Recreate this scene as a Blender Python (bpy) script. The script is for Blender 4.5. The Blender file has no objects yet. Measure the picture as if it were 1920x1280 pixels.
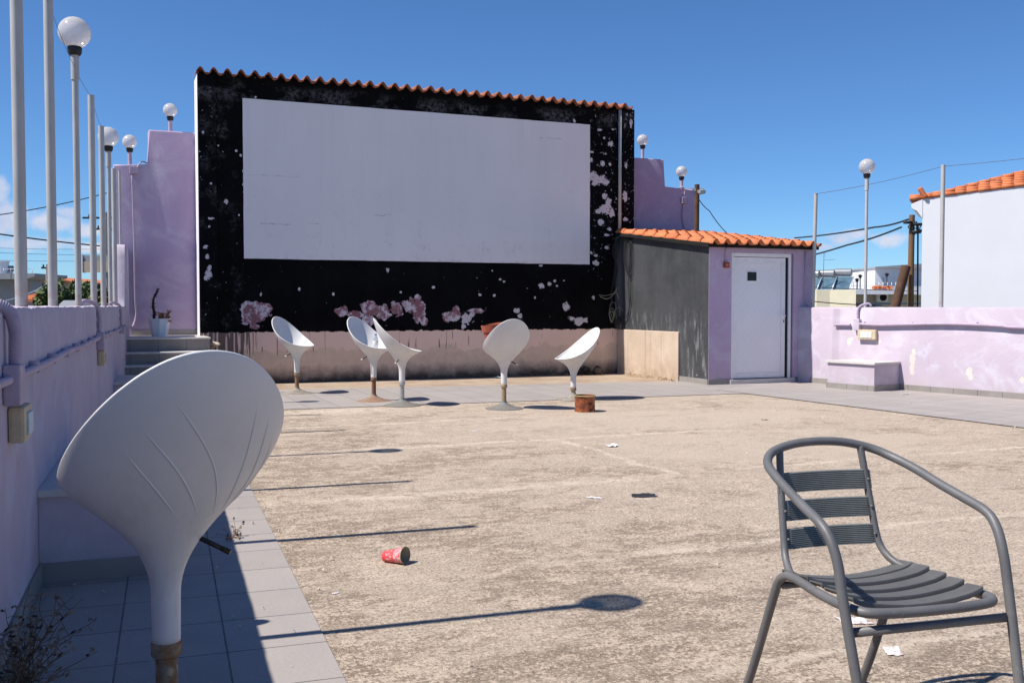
import bpy, bmesh, math, random
from mathutils import Vector, Matrix, noise as mnoise
random.seed(7)
S = bpy.context.scene
COL = S.collection
R = math.radians
PI = math.pi

# ------------------------------------------------------------------ helpers
CAM_H, PITCH, F = 1.15, R(2.05), 1867.0          # focal length in 1920-px units (35 mm lens)

def ray(px, py):
    a, b = (px - 960) / F, (640 - py) / F
    return Vector((a, math.cos(PITCH) + b * math.sin(PITCH), -math.sin(PITCH) + b * math.cos(PITCH)))

def gp(px, py, z=0.0):
    d = ray(px, py); t = (z - CAM_H) / d.z
    return Vector((d.x * t, d.y * t, z))

def at(px, py, Y):
    d = ray(px, py); t = Y / d.y
    return Vector((d.x * t, Y, CAM_H + d.z * t))

def lin(*c):
    return tuple(((v / 255) / 12.92 if v / 255 <= 0.04045 else ((v / 255 + 0.055) / 1.055) ** 2.4) for v in c)

def new_obj(name, bm, m, parent=None, smooth=False, loc=None, rz=0, auto=None):
    bmesh.ops.remove_doubles(bm, verts=bm.verts, dist=1e-6)
    bmesh.ops.recalc_face_normals(bm, faces=bm.faces)
    me = bpy.data.meshes.new(name)
    bm.to_mesh(me); bm.free()
    ms = m if isinstance(m, (list, tuple)) else [m]
    for x in ms: me.materials.append(x)
    if smooth or auto:
        for p in me.polygons: p.use_smooth = True
    if auto:
        me.set_sharp_from_angle(angle=R(auto))
    o = bpy.data.objects.new(name, me); COL.objects.link(o)
    if parent: o.parent = parent
    if loc is not None: o.location = loc
    if rz: o.rotation_euler = (0, 0, rz)
    return o

def tag(o, label, cat, group=None):
    o['label'] = label; o['category'] = cat
    if group: o['group'] = group
    return o

def thing(name, label, cat, loc=(0, 0, 0), rz=0, group=None):
    o = bpy.data.objects.new(name, None); COL.objects.link(o)
    o.empty_display_size = .1
    o.location = loc; o.rotation_euler = (0, 0, rz)
    return tag(o, label, cat, group)

def struct(name, bm, m, loc=(0, 0, 0), rz=0):
    o = new_obj(name, bm, m, None, False, loc, rz); o['kind'] = 'structure'
    return o

def dup(root, loc, rz, label=None, group=None):
    r = root.copy(); COL.objects.link(r); r.location = loc; r.rotation_euler = (0, 0, rz)
    if label: r['label'] = label
    if group: r['group'] = group
    for ch in list(root.children):
        c = ch.copy(); COL.objects.link(c); c.parent = r
        for g in ch.children:
            d = g.copy(); COL.objects.link(d); d.parent = c
    return r

def box(bm, x0, x1, y0, y1, z0, z1, bev=0, mi=0, seg=2):
    v = [bm.verts.new((x, y, z)) for x in (x0, x1) for y in (y0, y1) for z in (z0, z1)]
    idx = [(0, 1, 3, 2), (4, 6, 7, 5), (0, 4, 5, 1), (2, 3, 7, 6), (0, 2, 6, 4), (1, 5, 7, 3)]
    fs = [bm.faces.new([v[i] for i in f]) for f in idx]
    for f in fs: f.material_index = mi
    if bev:
        es = list({e for f in fs for e in f.edges})
        bmesh.ops.bevel(bm, geom=es, offset=bev, segments=seg, profile=.6, affect='EDGES')
    return v

def smooth_pts(C, n=8, closed=False):
    C = [Vector(c) for c in C]
    if closed: Q = [C[-1]] + C + C[:2]
    else: Q = [2 * C[0] - C[1]] + C + [2 * C[-1] - C[-2]]
    out = []
    for i in range(1, len(Q) - 2):
        a, b, c, d = Q[i - 1:i + 3]
        for k in range(n):
            t = k / n
            out.append(.5 * ((2 * b) + (-a + c) * t + (2 * a - 5 * b + 4 * c - d) * t * t + (-a + 3 * b - 3 * c + d) * t ** 3))
    if not closed: out.append(C[-1])
    return out

def tube(bm, pts, r, seg=10, cap=True, mi=0, closed=False):
    pts = [Vector(p) for p in pts]
    n = len(pts)
    rr = r if isinstance(r, (list, tuple)) else [r] * n
    rings = []
    t = (pts[1] - pts[0]).normalized()
    u = t.orthogonal().normalized()
    for i in range(n):
        if closed: tt = (pts[(i + 1) % n] - pts[i - 1]).normalized()
        elif i == 0: tt = (pts[1] - pts[0]).normalized()
        elif i == n - 1: tt = (pts[-1] - pts[-2]).normalized()
        else: tt = (pts[i + 1] - pts[i - 1]).normalized()
        u = (u - tt * u.dot(tt)).normalized()
        w = tt.cross(u)
        rings.append([bm.verts.new(pts[i] + (u * math.cos(a) + w * math.sin(a)) * rr[i]) for a in (2 * PI * k / seg for k in range(seg))])
    m = n if closed else n - 1
    for i in range(m):
        A, B = rings[i], rings[(i + 1) % n]
        for k in range(seg):
            f = bm.faces.new((A[k], A[(k + 1) % seg], B[(k + 1) % seg], B[k])); f.material_index = mi; f.smooth = True
    if cap and not closed:
        for g in (rings[0][::-1], rings[-1]):
            f = bm.faces.new(g); f.material_index = mi

def lathe(bm, prof, seg=32, c=(0, 0, 0), mi=0, a0=0.0, wob=None):
    c = Vector(c); rings = []
    for r, z in prof:
        if r < 1e-6: rings.append([bm.verts.new(c + Vector((0, 0, z)))])
        else:
            ring = []
            for k in range(seg):
                a = a0 + 2 * PI * k / seg
                rr = r * (1 + (wob(a, z) if wob else 0))
                ring.append(bm.verts.new(c + Vector((rr * math.cos(a), rr * math.sin(a), z))))
            rings.append(ring)
    for A, B in zip(rings, rings[1:]):
        if len(A) == 1 and len(B) == 1: continue
        for k in range(seg):
            k2 = (k + 1) % seg
            if len(A) == 1: f = bm.faces.new((A[0], B[k2], B[k]))
            elif len(B) == 1: f = bm.faces.new((A[k], A[k2], B[0]))
            else: f = bm.faces.new((A[k], A[k2], B[k2], B[k]))
            f.material_index = mi

def prism(bm, poly, y0, y1, axis='y', mi=0):
    """extrude a 2-D outline (x,z) along y"""
    a = [bm.verts.new((p[0], y0, p[1]) if axis == 'y' else ((p[0], p[1], y0) if axis == 'z' else (y0, p[0], p[1]))) for p in poly]
    b = [bm.verts.new((p[0], y1, p[1]) if axis == 'y' else ((p[0], p[1], y1) if axis == 'z' else (y1, p[0], p[1]))) for p in poly]
    n = len(poly)
    fs = [bm.faces.new(a), bm.faces.new(b[::-1])]
    for i in range(n):
        fs.append(bm.faces.new((a[i], b[i], b[(i + 1) % n], a[(i + 1) % n])))
    for f in fs: f.material_index = mi
    return fs

def BM(): return bmesh.new()

# ------------------------------------------------------------------ node materials
class NT:
    def __init__(s, tree): s.t = tree
    def n(s, typ, **kw):
        x = s.t.nodes.new(typ)
        for k, v in kw.items():
            if hasattr(x, k): setattr(x, k, v)
            else: x.inputs[k].default_value = v
        return x
    def l(s, a, b): s.t.links.new(a, b)
    def put(s, sock, v):
        if isinstance(v, (int, float)): sock.default_value = v
        elif isinstance(v, (tuple, list)):
            sock.default_value = tuple(v) + ((1,) if len(v) == 3 and sock.type == 'RGBA' else ())
        elif isinstance(v, Vector): sock.default_value = v
        else: s.l(v, sock)
    def coord(s, which='Object'): return s.n('ShaderNodeTexCoord').outputs[which]
    def mapv(s, v, scale=(1, 1, 1), loc=(0, 0, 0), rot=(0, 0, 0)):
        m = s.n('ShaderNodeMapping'); s.l(v, m.inputs[0])
        m.inputs['Scale'].default_value = scale; m.inputs['Location'].default_value = loc; m.inputs['Rotation'].default_value = rot
        return m.outputs[0]
    def noise(s, v, scale=5, detail=4, rough=.55, out='Fac', dist=0):
        x = s.n('ShaderNodeTexNoise'); s.l(v, x.inputs['Vector'])
        x.inputs['Scale'].default_value = scale; x.inputs['Detail'].default_value = detail
        x.inputs['Roughness'].default_value = rough; x.inputs['Distortion'].default_value = dist
        return x.outputs[out]
    def ramp(s, f, a, b, ca=0.0, cb=1.0, interp='LINEAR'):
        x = s.n('ShaderNodeMapRange'); x.interpolation_type = interp
        s.put(x.inputs[0], f); x.inputs[1].default_value = a; x.inputs[2].default_value = b
        x.inputs[3].default_value = ca; x.inputs[4].default_value = cb
        return x.outputs[0]
    def m(s, op, a, b=0.0, c=None):
        x = s.n('ShaderNodeMath'); x.operation = op
        s.put(x.inputs[0], a); s.put(x.inputs[1], b)
        if c is not None: s.put(x.inputs[2], c)
        return x.outputs[0]
    def v(s, op, a, b=None, c=None):
        x = s.n('ShaderNodeVectorMath'); x.operation = op
        s.put(x.inputs[0], a)
        if b is not None: s.put(x.inputs[1], b)
        if c is not None: s.put(x.inputs[2], c)
        return x.outputs['Value'] if op in ('LENGTH', 'DISTANCE', 'DOT_PRODUCT') else x.outputs[0]
    def mix(s, f, a, b, mode='MIX'):
        x = s.n('ShaderNodeMix'); x.data_type = 'RGBA'; x.blend_type = mode
        s.put(x.inputs[0], f); s.put(x.inputs[6], a); s.put(x.inputs[7], b)
        return x.outputs[2]
    def xyz(s, v):
        x = s.n('ShaderNodeSeparateXYZ'); s.l(v, x.inputs[0]); return x.outputs
    def comb(s, x, y, z):
        c = s.n('ShaderNodeCombineXYZ'); s.put(c.inputs[0], x); s.put(c.inputs[1], y); s.put(c.inputs[2], z); return c.outputs[0]
    def bump(s, h, strength=.3, dist=.01, normal=None):
        b = s.n('ShaderNodeBump'); b.inputs['Strength'].default_value = strength; b.inputs['Distance'].default_value = dist
        s.l(h, b.inputs['Height'])
        if normal is not None: s.l(normal, b.inputs['Normal'])
        return b.outputs[0]
    def blobs(s, v, items, warp=.5, wscale=9, sharp=(1.0, .9), axes='xz', detail=5, cells=0.0):
        """mask 1 inside noise-warped ellipses (cx,cz,rx,rz) given in object coordinates"""
        nz = s.noise(v, wscale, detail, .65, 'Color')
        off = s.v('SUBTRACT', nz, (.5, .5, .5))
        best = None
        for cx, cz, rx, rz in items:
            if axes == 'xz': sc, of = (1 / rx, 0, 1 / rz), (-cx / rx, 0, -cz / rz)
            else: sc, of = (1 / rx, 1 / rz, 0), (-cx / rx, -cz / rz, 0)
            p = s.v('MULTIPLY_ADD', v, sc, of)
            L = s.v('LENGTH', p)
            best = L if best is None else s.m('MINIMUM', best, L)
        nl = s.xyz(off)
        n2 = s.noise(v, wscale * 3.3, 6, .7)
        d = s.m('ADD', best, s.m('MULTIPLY', nl[0], warp * 3.4))
        d = s.m('ADD', d, s.m('MULTIPLY', s.m('SUBTRACT', n2, .5), warp * 1.2))
        vo = s.n('ShaderNodeTexVoronoi'); vo.inputs['Scale'].default_value = wscale * 1.7
        s.l(s.v('ADD', v, s.v('MULTIPLY', off, (.05, .05, .05))), vo.inputs['Vector'])
        d = s.m('ADD', d, s.m('MULTIPLY', s.m('SUBTRACT', s.xyz(vo.outputs['Color'])[0], .5), warp * cells))
        return s.ramp(d, sharp[0], sharp[1], 0, 1)

def mat(name, build, rough=.8, metal=0.0, spec=.3):
    m = bpy.data.materials.new(name); m.use_nodes = True
    t = m.node_tree; t.nodes.clear()
    s = NT(t)
    out = t.nodes.new('ShaderNodeOutputMaterial')
    b = t.nodes.new('ShaderNodeBsdfPrincipled')
    b.inputs['Roughness'].default_value = rough; b.inputs['Metallic'].default_value = metal
    b.inputs['Specular IOR Level'].default_value = spec
    t.links.new(b.outputs[0], out.inputs[0])
    r = build(s)
    if isinstance(r, dict):
        for k, v in r.items(): s.put(b.inputs[k], v)
    else: s.put(b.inputs['Base Color'], r)
    return m

def simple(name, c, rough=.6, metal=0.0, var=.15, scale=12, spec=.3, bump=0.0, bscale=60):
    def f(s):
        v = s.coord()
        n = s.noise(v, scale, 5, .6)
        a = tuple(x * (1 - var) for x in c); b = tuple(min(1, x * (1 + var)) for x in c)
        d = {'Base Color': s.mix(s.ramp(n, .3, .7), a, b)}
        if bump: d['Normal'] = s.bump(s.noise(v, bscale, 4), bump, .004)
        return d
    return mat(name, f, rough, metal, spec)

# ------------------------------------------------------------------ layout
PHI = math.atan2(.378, .926)                          # heading of the screen wall
U = Vector((math.cos(PHI), math.sin(PHI), 0)); V = Vector((-math.sin(PHI), math.cos(PHI), 0))
W0 = Vector((-3.4, 14.8, 0))                          # a point on the foot of the screen wall
def wall_px(px, py, org=W0, off=0.0):
    """pixel -> (s, z) on the plane through org along U"""
    o = org + V * off; d = ray(px, py)
    nrm = V
    t = (o - Vector((0, 0, CAM_H))).dot(nrm) / d.dot(nrm)
    p = d * t; p.z += CAM_H
    return (p - o).dot(U), p.z
def ell(px, py, rx, ry, org=W0, off=0.0):
    s0, z0 = wall_px(px, py, org, off); s1, _ = wall_px(px + rx, py, org, off); _, z1 = wall_px(px, py - ry, org, off)
    return (s0, z0, abs(s1 - s0), abs(z1 - z0))

def lwall(Y): return Vector((-.545 - .346 * Y, Y, 0))  # foot of the left parapet, inner face
LD = Vector((-.346, 1, 0)).normalized(); LN = Vector((-LD.y, LD.x, 0))     # along / outward
RA = Vector((4.44, 14.8, 0)); RD = Vector((.559, -.829, 0)).normalized(); RN = Vector((-RD.y, RD.x, 0))
SH = Vector((2.84, 14.4, 0))                          # front left corner of the shed

# ------------------------------------------------------------------ materials
def purple(seed=0.0, chips=None, stain=True, whitish=.5, deep=(1, 1, 1)):
    def f(s):
        v = s.coord()
        vv = s.mapv(v, loc=(seed, seed * 1.7, 0))
        base = s.mix(s.ramp(s.noise(vv, 1.3, 5, .6), .3, .7), (.45, .375, .44), (.51, .43, .49))
        if deep != (1, 1, 1): base = s.mix(1.0, base, deep, 'MULTIPLY')
        w = s.ramp(s.noise(s.mapv(vv, (1, 1, 1.3)), 2.1, 7, .62, dist=1.2), .48, .64)
        base = s.mix(s.m('MULTIPLY', w, whitish), base, (.56, .535, .60))
        st = s.ramp(s.noise(s.mapv(vv, (14, 14, .5)), 1.0, 3), .62, .8)
        base = s.mix(s.m('MULTIPLY', st, .22), base, (.56, .53, .57))
        sc = s.ramp(s.noise(vv, 16, 6, .7), .66, .76)
        base = s.mix(s.m('MULTIPLY', sc, .35), base, (.33, .27, .33))
        vo = s.n('ShaderNodeTexVoronoi'); vo.feature = 'DISTANCE_TO_EDGE'; vo.inputs['Scale'].default_value = 1.3
        s.l(s.v('ADD', s.mapv(vv, (1, 1, .8)), s.v('MULTIPLY', s.v('SUBTRACT', s.noise(vv, 4, 6, .7, 'Color'), (.5, .5, .5)), (.5, .5, .5))), vo.inputs['Vector'])
        ck = s.m('MULTIPLY', s.ramp(vo.outputs['Distance'], .006, .002), s.ramp(s.noise(vv, 1.7, 3), .56, .64))
        base = s.mix(s.m('MULTIPLY', ck, .55), base, (.20, .15, .19))
        sp = s.ramp(s.noise(vv, 30, 2, .5), .755, .775)
        base = s.mix(s.m('MULTIPLY', sp, .5), base, (.28, .20, .22))
        h = s.noise(vv, 55, 5, .6)
        hh = s.m('ADD', s.m('MULTIPLY', h, .5), s.m('MULTIPLY', s.noise(vv, 4, 3), 1.2))
        if chips:
            k = s.blobs(v, chips, .45, 11, (.9, .85), cells=.9)
            base = s.mix(k, base, s.mix(s.noise(v, 20, 4), (.56, .50, .46), (.64, .59, .53)))
            hh = s.m('SUBTRACT', hh, s.m('MULTIPLY', k, .8))
        z = s.xyz(v)[2]
        dirt = s.m('MULTIPLY', s.ramp(z, .28, .06), s.ramp(s.noise(vv, 6, 5), .42, .62))
        base = s.mix(s.m('MULTIPLY', dirt, .45), base, (.42, .38, .36))
        return {'Base Color': base, 'Normal': s.bump(hh, .45, .012)}
    return f
M = {}
def rw(px, py, rx, ry):
    """ellipse on the right parapet, object coordinates (x along RD, z)"""
    d = ray(px, py); t = RA.dot(RN) / d.dot(RN); p = d * t; s0 = (p - RA).dot(RD); z = p.z + CAM_H
    d2 = ray(px + rx, py); t2 = RA.dot(RN) / d2.dot(RN); s1 = (d2 * t2 - RA).dot(RD)
    return (s0, z, abs(s1 - s0), ry * t / F)
M['purple_left'] = mat('purple_left', purple(0), .85)
M['purple_right'] = mat('purple_right', purple(11.3, whitish=.6, chips=[rw(*a) for a in ((1711, 672, 7, 12), (1710, 690, 6, 12), (1713, 660, 5, 8), (1817, 697, 7, 13), (1820, 705, 6, 8), (1916, 712, 6, 8), (1592, 640, 5, 9), (1598, 634, 4, 4), (1645, 644, 5, 4), (1650, 640, 3, 4))]), .85)
M['purple_wing'] = mat('purple_wing', purple(23.1, whitish=.3, deep=(.87, .80, .98)), .85)
M['purple_shed'] = mat('purple_shed', purple(31.7, whitish=.45, deep=(1.02, .90, 1.05)), .85)
M['purple_bench'] = mat('purple_bench', purple(41.0), .85)
M['purple_pipe'] = simple('purple_pipe', (.43, .345, .43), .55, var=.12)
M['white_edge'] = simple('white_edge', (.74, .70, .74), .8, var=.06, bump=.2)

def black_wall(s):
    v = s.coord(); X, Y, Z = s.xyz(v)
    blk = s.mix(s.ramp(s.noise(v, 1.6, 6, .65), .35, .75), (.0035, .0035, .0042), (.0085, .0085, .0095))
    # chalky rubbing above the screen and on the left pilaster
    up = s.m('MULTIPLY', s.ramp(Z, 4.10, 4.16), s.ramp(Z, 4.42, 4.3))
    ch = s.m('MULTIPLY', up, s.m('MULTIPLY', s.ramp(s.noise(s.mapv(v, (1, 1, 1.5)), 1.9, 3), .46, .58), s.ramp(s.noise(v, 16, 6, .75), .42, .68)))
    blk = s.mix(s.m('MULTIPLY', ch, .65), blk, (.20, .195, .20))
    lc = s.m('MULTIPLY', s.ramp(X, -.55, -.7), s.m('MULTIPLY', s.ramp(s.noise(v, 2.6, 3), .52, .66), s.ramp(s.noise(v, 18, 6, .75), .45, .7)))
    blk = s.mix(s.m('MULTIPLY', lc, .7), blk, (.16, .16, .165))
    scr = s.ramp(s.noise(s.mapv(v, (1, 1, 5)), 7, 6, .8), .70, .80)
    blk = s.mix(s.m('MULTIPLY', scr, .35), blk, (.08, .08, .095))
    # plaster chips
    white = [ell(a[0], a[1], a[2] * .86, a[3] * .86) for a in WHITE]
    kw = s.blobs(v, white, .5, 15, (.95, .9), cells=1.1)
    kw = s.m('MULTIPLY', kw, s.ramp(s.noise(v, 30, 6, .78), .39, .42))
    red = [ell(*a) for a in RED]
    kr = s.blobs(v, red, .6, 5, (.98, .94), cells=.4)
    speck = s.m('MULTIPLY', s.ramp(s.noise(v, 24, 3, .6), .70, .715), s.ramp(s.noise(v, 1.1, 2), .44, .6))
    speck = s.m('MAXIMUM', speck, s.m('MULTIPLY', s.ramp(s.noise(v, 15, 7, .78), .605, .62), s.m('MULTIPLY', s.ramp(X, 5.05, 5.15), s.ramp(Z, 1.6, 2.0))))
    plaster = s.mix(s.noise(v, 9, 5), (.50, .45, .47), (.68, .62, .63))
    mauve = s.mix(s.ramp(s.noise(v, 6, 8, .78), .49, .54), s.mix(s.noise(v, 30, 5), (.16, .06, .075), (.34, .18, .20)), (.60, .52, .56))
    col = s.mix(s.m('MAXIMUM', kw, speck), blk, plaster)
    col = s.mix(kr, col, mauve)
    # unpainted base band
    zt = s.m('ADD', Z, s.m('MULTIPLY', s.m('SUBTRACT', s.noise(s.mapv(v, (1, 1, .2)), 9, 5, .7), .5), .10))
    band = s.ramp(zt, .765, .757)
    pk = s.mix(s.noise(v, 3, 6, .65), (.80, .56, .45), (.90, .66, .53))
    old = s.mix(s.noise(v, 7, 6, .7), (.54, .40, .30), (.88, .67, .51))
    zo = s.m('ADD', Z, s.m('MULTIPLY', s.m('SUBTRACT', s.noise(v, 2.2, 5, .65), .5), .55))
    low = s.ramp(zo, .50, .47)
    bc = s.mix(low, pk, old)
    zg = s.m('ADD', Z, s.m('MULTIPLY', s.m('SUBTRACT', s.noise(v, 5, 6, .7), .5), .35))
    bc = s.mix(s.m('MULTIPLY', s.ramp(zg, .26, .03), .9), bc, (.045, .035, .028))
    # drips of black paint
    xs = s.noise(s.mapv(v, (1, 0, .04)), 30, 2, .6)
    ln = s.noise(s.mapv(v, (1, 0, 0)), 13, 3)
    lend = s.ramp(ln, .35, .65, .62, .30)
    dense = s.ramp(X, -.35, -.55, 0, .22)
    dr = s.m('GREATER_THAN', s.m('ADD', xs, dense), s.m('ADD', .655, s.m('MULTIPLY', s.ramp(Z, .5, .1), .25)))
    dr = s.m('MULTIPLY', dr, s.m('GREATER_THAN', Z, s.m('SUBTRACT', lend, s.m('MULTIPLY', dense, 1.6))))
    bc = s.mix(s.m('MULTIPLY', dr, .78), bc, (.03, .024, .022))
    bc = s.mix(s.m('MULTIPLY', s.ramp(s.noise(v, 20, 5, .7), .66, .72), .5), bc, (.10, .07, .055))
    col = s.mix(band, col, bc)
    hgt = s.m('ADD', s.m('MULTIPLY', s.noise(v, 40, 5), .4), s.m('MULTIPLY', s.m('MAXIMUM', s.m('MAXIMUM', kr, kw), band), -.8))
    return {'Base Color': col, 'Normal': s.bump(hgt, .35, .01), 'Roughness': .95}

RED = [(478, 585, 30, 20), (468, 601, 17, 8), (500, 578, 11, 11), (478, 612, 10, 6), (640, 584, 13, 10), (668, 589, 16, 11), (692, 578, 20, 13), (718, 583, 20, 15), (742, 580, 18, 13), (768, 574, 18, 13), (787, 582, 13, 18), (690, 600, 14, 9), (795, 600, 7, 9), (784, 562, 6, 10), (848, 592, 17, 10), (838, 594, 10, 10), (855, 582, 7, 10), (897, 583, 17, 5)]
WHITE = [(876, 597, 12, 12), (870, 612, 5, 8), (884, 590, 8, 6), (466, 600, 8, 6), (730, 590, 7, 4), (788, 596, 10, 12), (1123, 337, 21, 10), (1112, 328, 9, 8), (1116, 342, 10, 9), (1134, 342, 9, 8), (1135, 393, 15, 10), (1141, 380, 6, 13), (1134, 368, 5, 8), (1147, 400, 6, 11), (1122, 396, 8, 6), (1127, 416, 6, 7), (1143, 430, 5, 4), (1138, 441, 6, 3), (1138, 464, 5, 5), (1117, 492, 7, 6), (1146, 270, 6, 6), (1133, 259, 3, 3), (1124, 244, 6, 3), (1108, 301, 5, 5), (1130, 307, 5, 5), (1144, 308, 3, 3), (1077, 227, 3, 5), (1149, 243, 3, 2), (1109, 285, 4, 2), (1135, 289, 4, 1.5), (1169, 368, 5, 14), (1171, 310, 3, 8), (1180, 234, 3, 10), (1117, 479, 4, 3), (1108, 474, 3, 4), (1170, 412, 5, 4),
         (1015, 536, 6, 5), (1030, 532, 4, 4), (1040, 526, 3, 3), (927, 554, 4, 4), (900, 552, 3, 3), (969, 582, 7, 6), (975, 592, 5, 5), (1062, 575, 8, 9), (1087, 600, 17, 6), (1086, 606, 9, 6), (1072, 597, 7, 5), (1113, 558, 3, 6), (1117, 493, 6, 5), (813, 538, 3.5, 3), (923, 508, 2, 2), (938, 524, 2.5, 2), (945, 528, 3, 2), (1014, 498, 6, 2), (1003, 558, 2, 3), (1044, 536, 2.5, 2), (1058, 526, 2.5, 1.5), (727, 507, 4, 5), (625, 551, 3, 4), (489, 552, 2.5, 5), (561, 542, 2.5, 3), (751, 548, 2.5, 2.5), (390, 514, 8, 9), (392, 503, 5, 7), (385, 521, 6, 7), (388, 481, 4, 7), (385, 463, 5, 4), (443, 283, 3, 3), (451, 291, 3, 3), (457, 266, 2.5, 3.5), (456, 321, 2.5, 3), (456, 346, 2, 2.5), (458, 362, 2.5, 5), (424, 378, 4, 7), (395, 345, 2.5, 2.5), (418, 285, 2, 2), (409, 273, 2, 2), (395, 410, 6, 3), (448, 403, 2.5, 2.5), (479, 183, 2, 3), (380, 250, 3, 5), (391, 425, 2.5, 3), (1080, 493, 4, 2)]
M['black_wall'] = mat('black_wall', black_wall, .9, spec=.06)

def screen_paint(s):
    v = s.coord(); X, Y, Z = s.xyz(v)
    c = s.mix(s.ramp(s.noise(v, .6, 4), .3, .7), (.74, .70, .71), (.80, .76, .76))
    c = s.mix(s.m('MULTIPLY', s.ramp(s.noise(s.mapv(v, (3, 3, .35)), 1.3, 5), .45, .75), .25), c, (.68, .64, .66))
    rn = s.m('MULTIPLY', s.ramp(s.noise(s.mapv(v, (7, 1, .22)), 1.6, 5, .7), .55, .72), s.ramp(Z, 1.9, 4.2, .3, 1))
    c = s.mix(s.m('MULTIPLY', rn, .22), c, (.52, .49, .49))
    low = s.ramp(Z, 3.4, 2.4)
    sm = s.m('MULTIPLY', s.ramp(s.noise(v, 2.6, 6, .75), .54, .66), low)
    sm = s.m('MULTIPLY', sm, s.ramp(s.noise(v, 13, 5, .75), .48, .60))
    c = s.mix(s.m('MULTIPLY', sm, .5), c, (.44, .41, .40))
    # hairline cracks with small spalls
    cr = None
    for (pa, pb, py) in ((462, 560, 327), (486, 546, 419), (575, 600, 420), (1012, 1052, 258), (700, 735, 403)):
        xa, zc = wall_px(pa, py); xb, _ = wall_px(pb, py)
        dz = s.m('SUBTRACT', s.m('SUBTRACT', Z, zc), s.m('MULTIPLY', s.m('SUBTRACT', s.noise(s.mapv(v, (1, 0, 0)), 3.5, 6, .75), .5), .16))
        j = s.ramp(s.m('ABSOLUTE', dz), s.m('MULTIPLY', s.noise(v, 8, 3), .03), .0) if False else s.m('LESS_THAN', s.m('ABSOLUTE', dz), s.ramp(s.noise(v, 9, 5, .7), .48, .66, .0022, .016))
        j = s.m('MULTIPLY', j, s.m('MULTIPLY', s.m('GREATER_THAN', X, xa), s.m('LESS_THAN', X, xb)))
        cr = j if cr is None else s.m('MAXIMUM', cr, j)
    c = s.mix(s.m('MULTIPLY', cr, .5), c, (.34, .31, .30))
    sp = s.ramp(s.noise(v, 22, 2, .5), .775, .80)
    c = s.mix(s.m('MULTIPLY', sp, .6), c, (.40, .37, .37))
    edge = s.m('MULTIPLY', s.ramp(Z, 1.92, 1.86), s.ramp(s.noise(v, 9, 5, .7), .52, .62))
    c = s.mix(s.m('MULTIPLY', edge, .35), c, (.40, .37, .37))
    return {'Base Color': c, 'Normal': s.bump(s.m('ADD', s.noise(v, 30, 4), s.m('MULTIPLY', s.noise(v, 2, 3), 1.5)), .2, .008)}
M['screen'] = mat('screen_paint', screen_paint, .8)

def tile_mat(name, dark=1.0, soil=.3):
    def f(s):
        v = s.coord()
        br = s.n('ShaderNodeTexBrick'); br.offset = 0.0; br.squash = 1.0
        s.l(v, br.inputs['Vector'])
        br.inputs['Color1'].default_value = (.30 * dark, .268 * dark, .248 * dark, 1); br.inputs['Color2'].default_value = (.345 * dark, .308 * dark, .282 * dark, 1)
        br.inputs['Mortar'].default_value = (.07, .06, .055, 1)
        br.inputs['Scale'].default_value = 1.0; br.inputs['Mortar Size'].default_value = .0035; br.inputs['Mortar Smooth'].default_value = .15
        br.inputs['Brick Width'].default_value = .345; br.inputs['Row Height'].default_value = .345; br.inputs['Bias'].default_value = 0
        c = br.outputs['Color']
        d = s.ramp(s.noise(v, 2.2, 6, .7), .42, .72)
        c = s.mix(s.m('MULTIPLY', d, soil), c, (.36, .30, .24))
        g = s.ramp(s.noise(v, 70, 3, .6), .3, .7)
        c = s.mix(.15, c, s.mix(g, (.2, .18, .17), (.45, .41, .39)))
        k = s.ramp(s.noise(v, 34, 3, .6), .74, .77)
        c = s.mix(s.m('MULTIPLY', k, .7), c, (.10, .08, .07))
        h = s.m('ADD', s.m('MULTIPLY', br.outputs['Fac'], -1.0), s.m('MULTIPLY', s.noise(v, 120, 3), .12))
        return {'Base Color': c, 'Normal': s.bump(h, .5, .004), 'Roughness': s.ramp(s.noise(v, 6, 4), .3, .7, .48, .72)}
    return mat(name, f, .6, spec=.35)
M['tile'] = tile_mat('floor_tile')
M['tile_far'] = tile_mat('floor_tile_far', 1.06, .25)
M['skirt'] = simple('skirting_tile', (.27, .245, .225), .55, var=.12, scale=4)
def step_tile(s):
    v = s.coord(); X, Y, Z = s.xyz(v)
    d = s.m('FRACT', s.m('DIVIDE', X, .36))
    c = s.mix(s.ramp(s.noise(v, 4, 5), .3, .7), (.22, .195, .18), (.28, .255, .235))
    return s.mix(s.m('LESS_THAN', d, .012), c, (.06, .05, .045))
M['step_tile'] = mat('step_tile', step_tile, .6)
M['marble'] = simple('marble_slab', (.55, .52, .49), .45, var=.10, scale=9)

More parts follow.
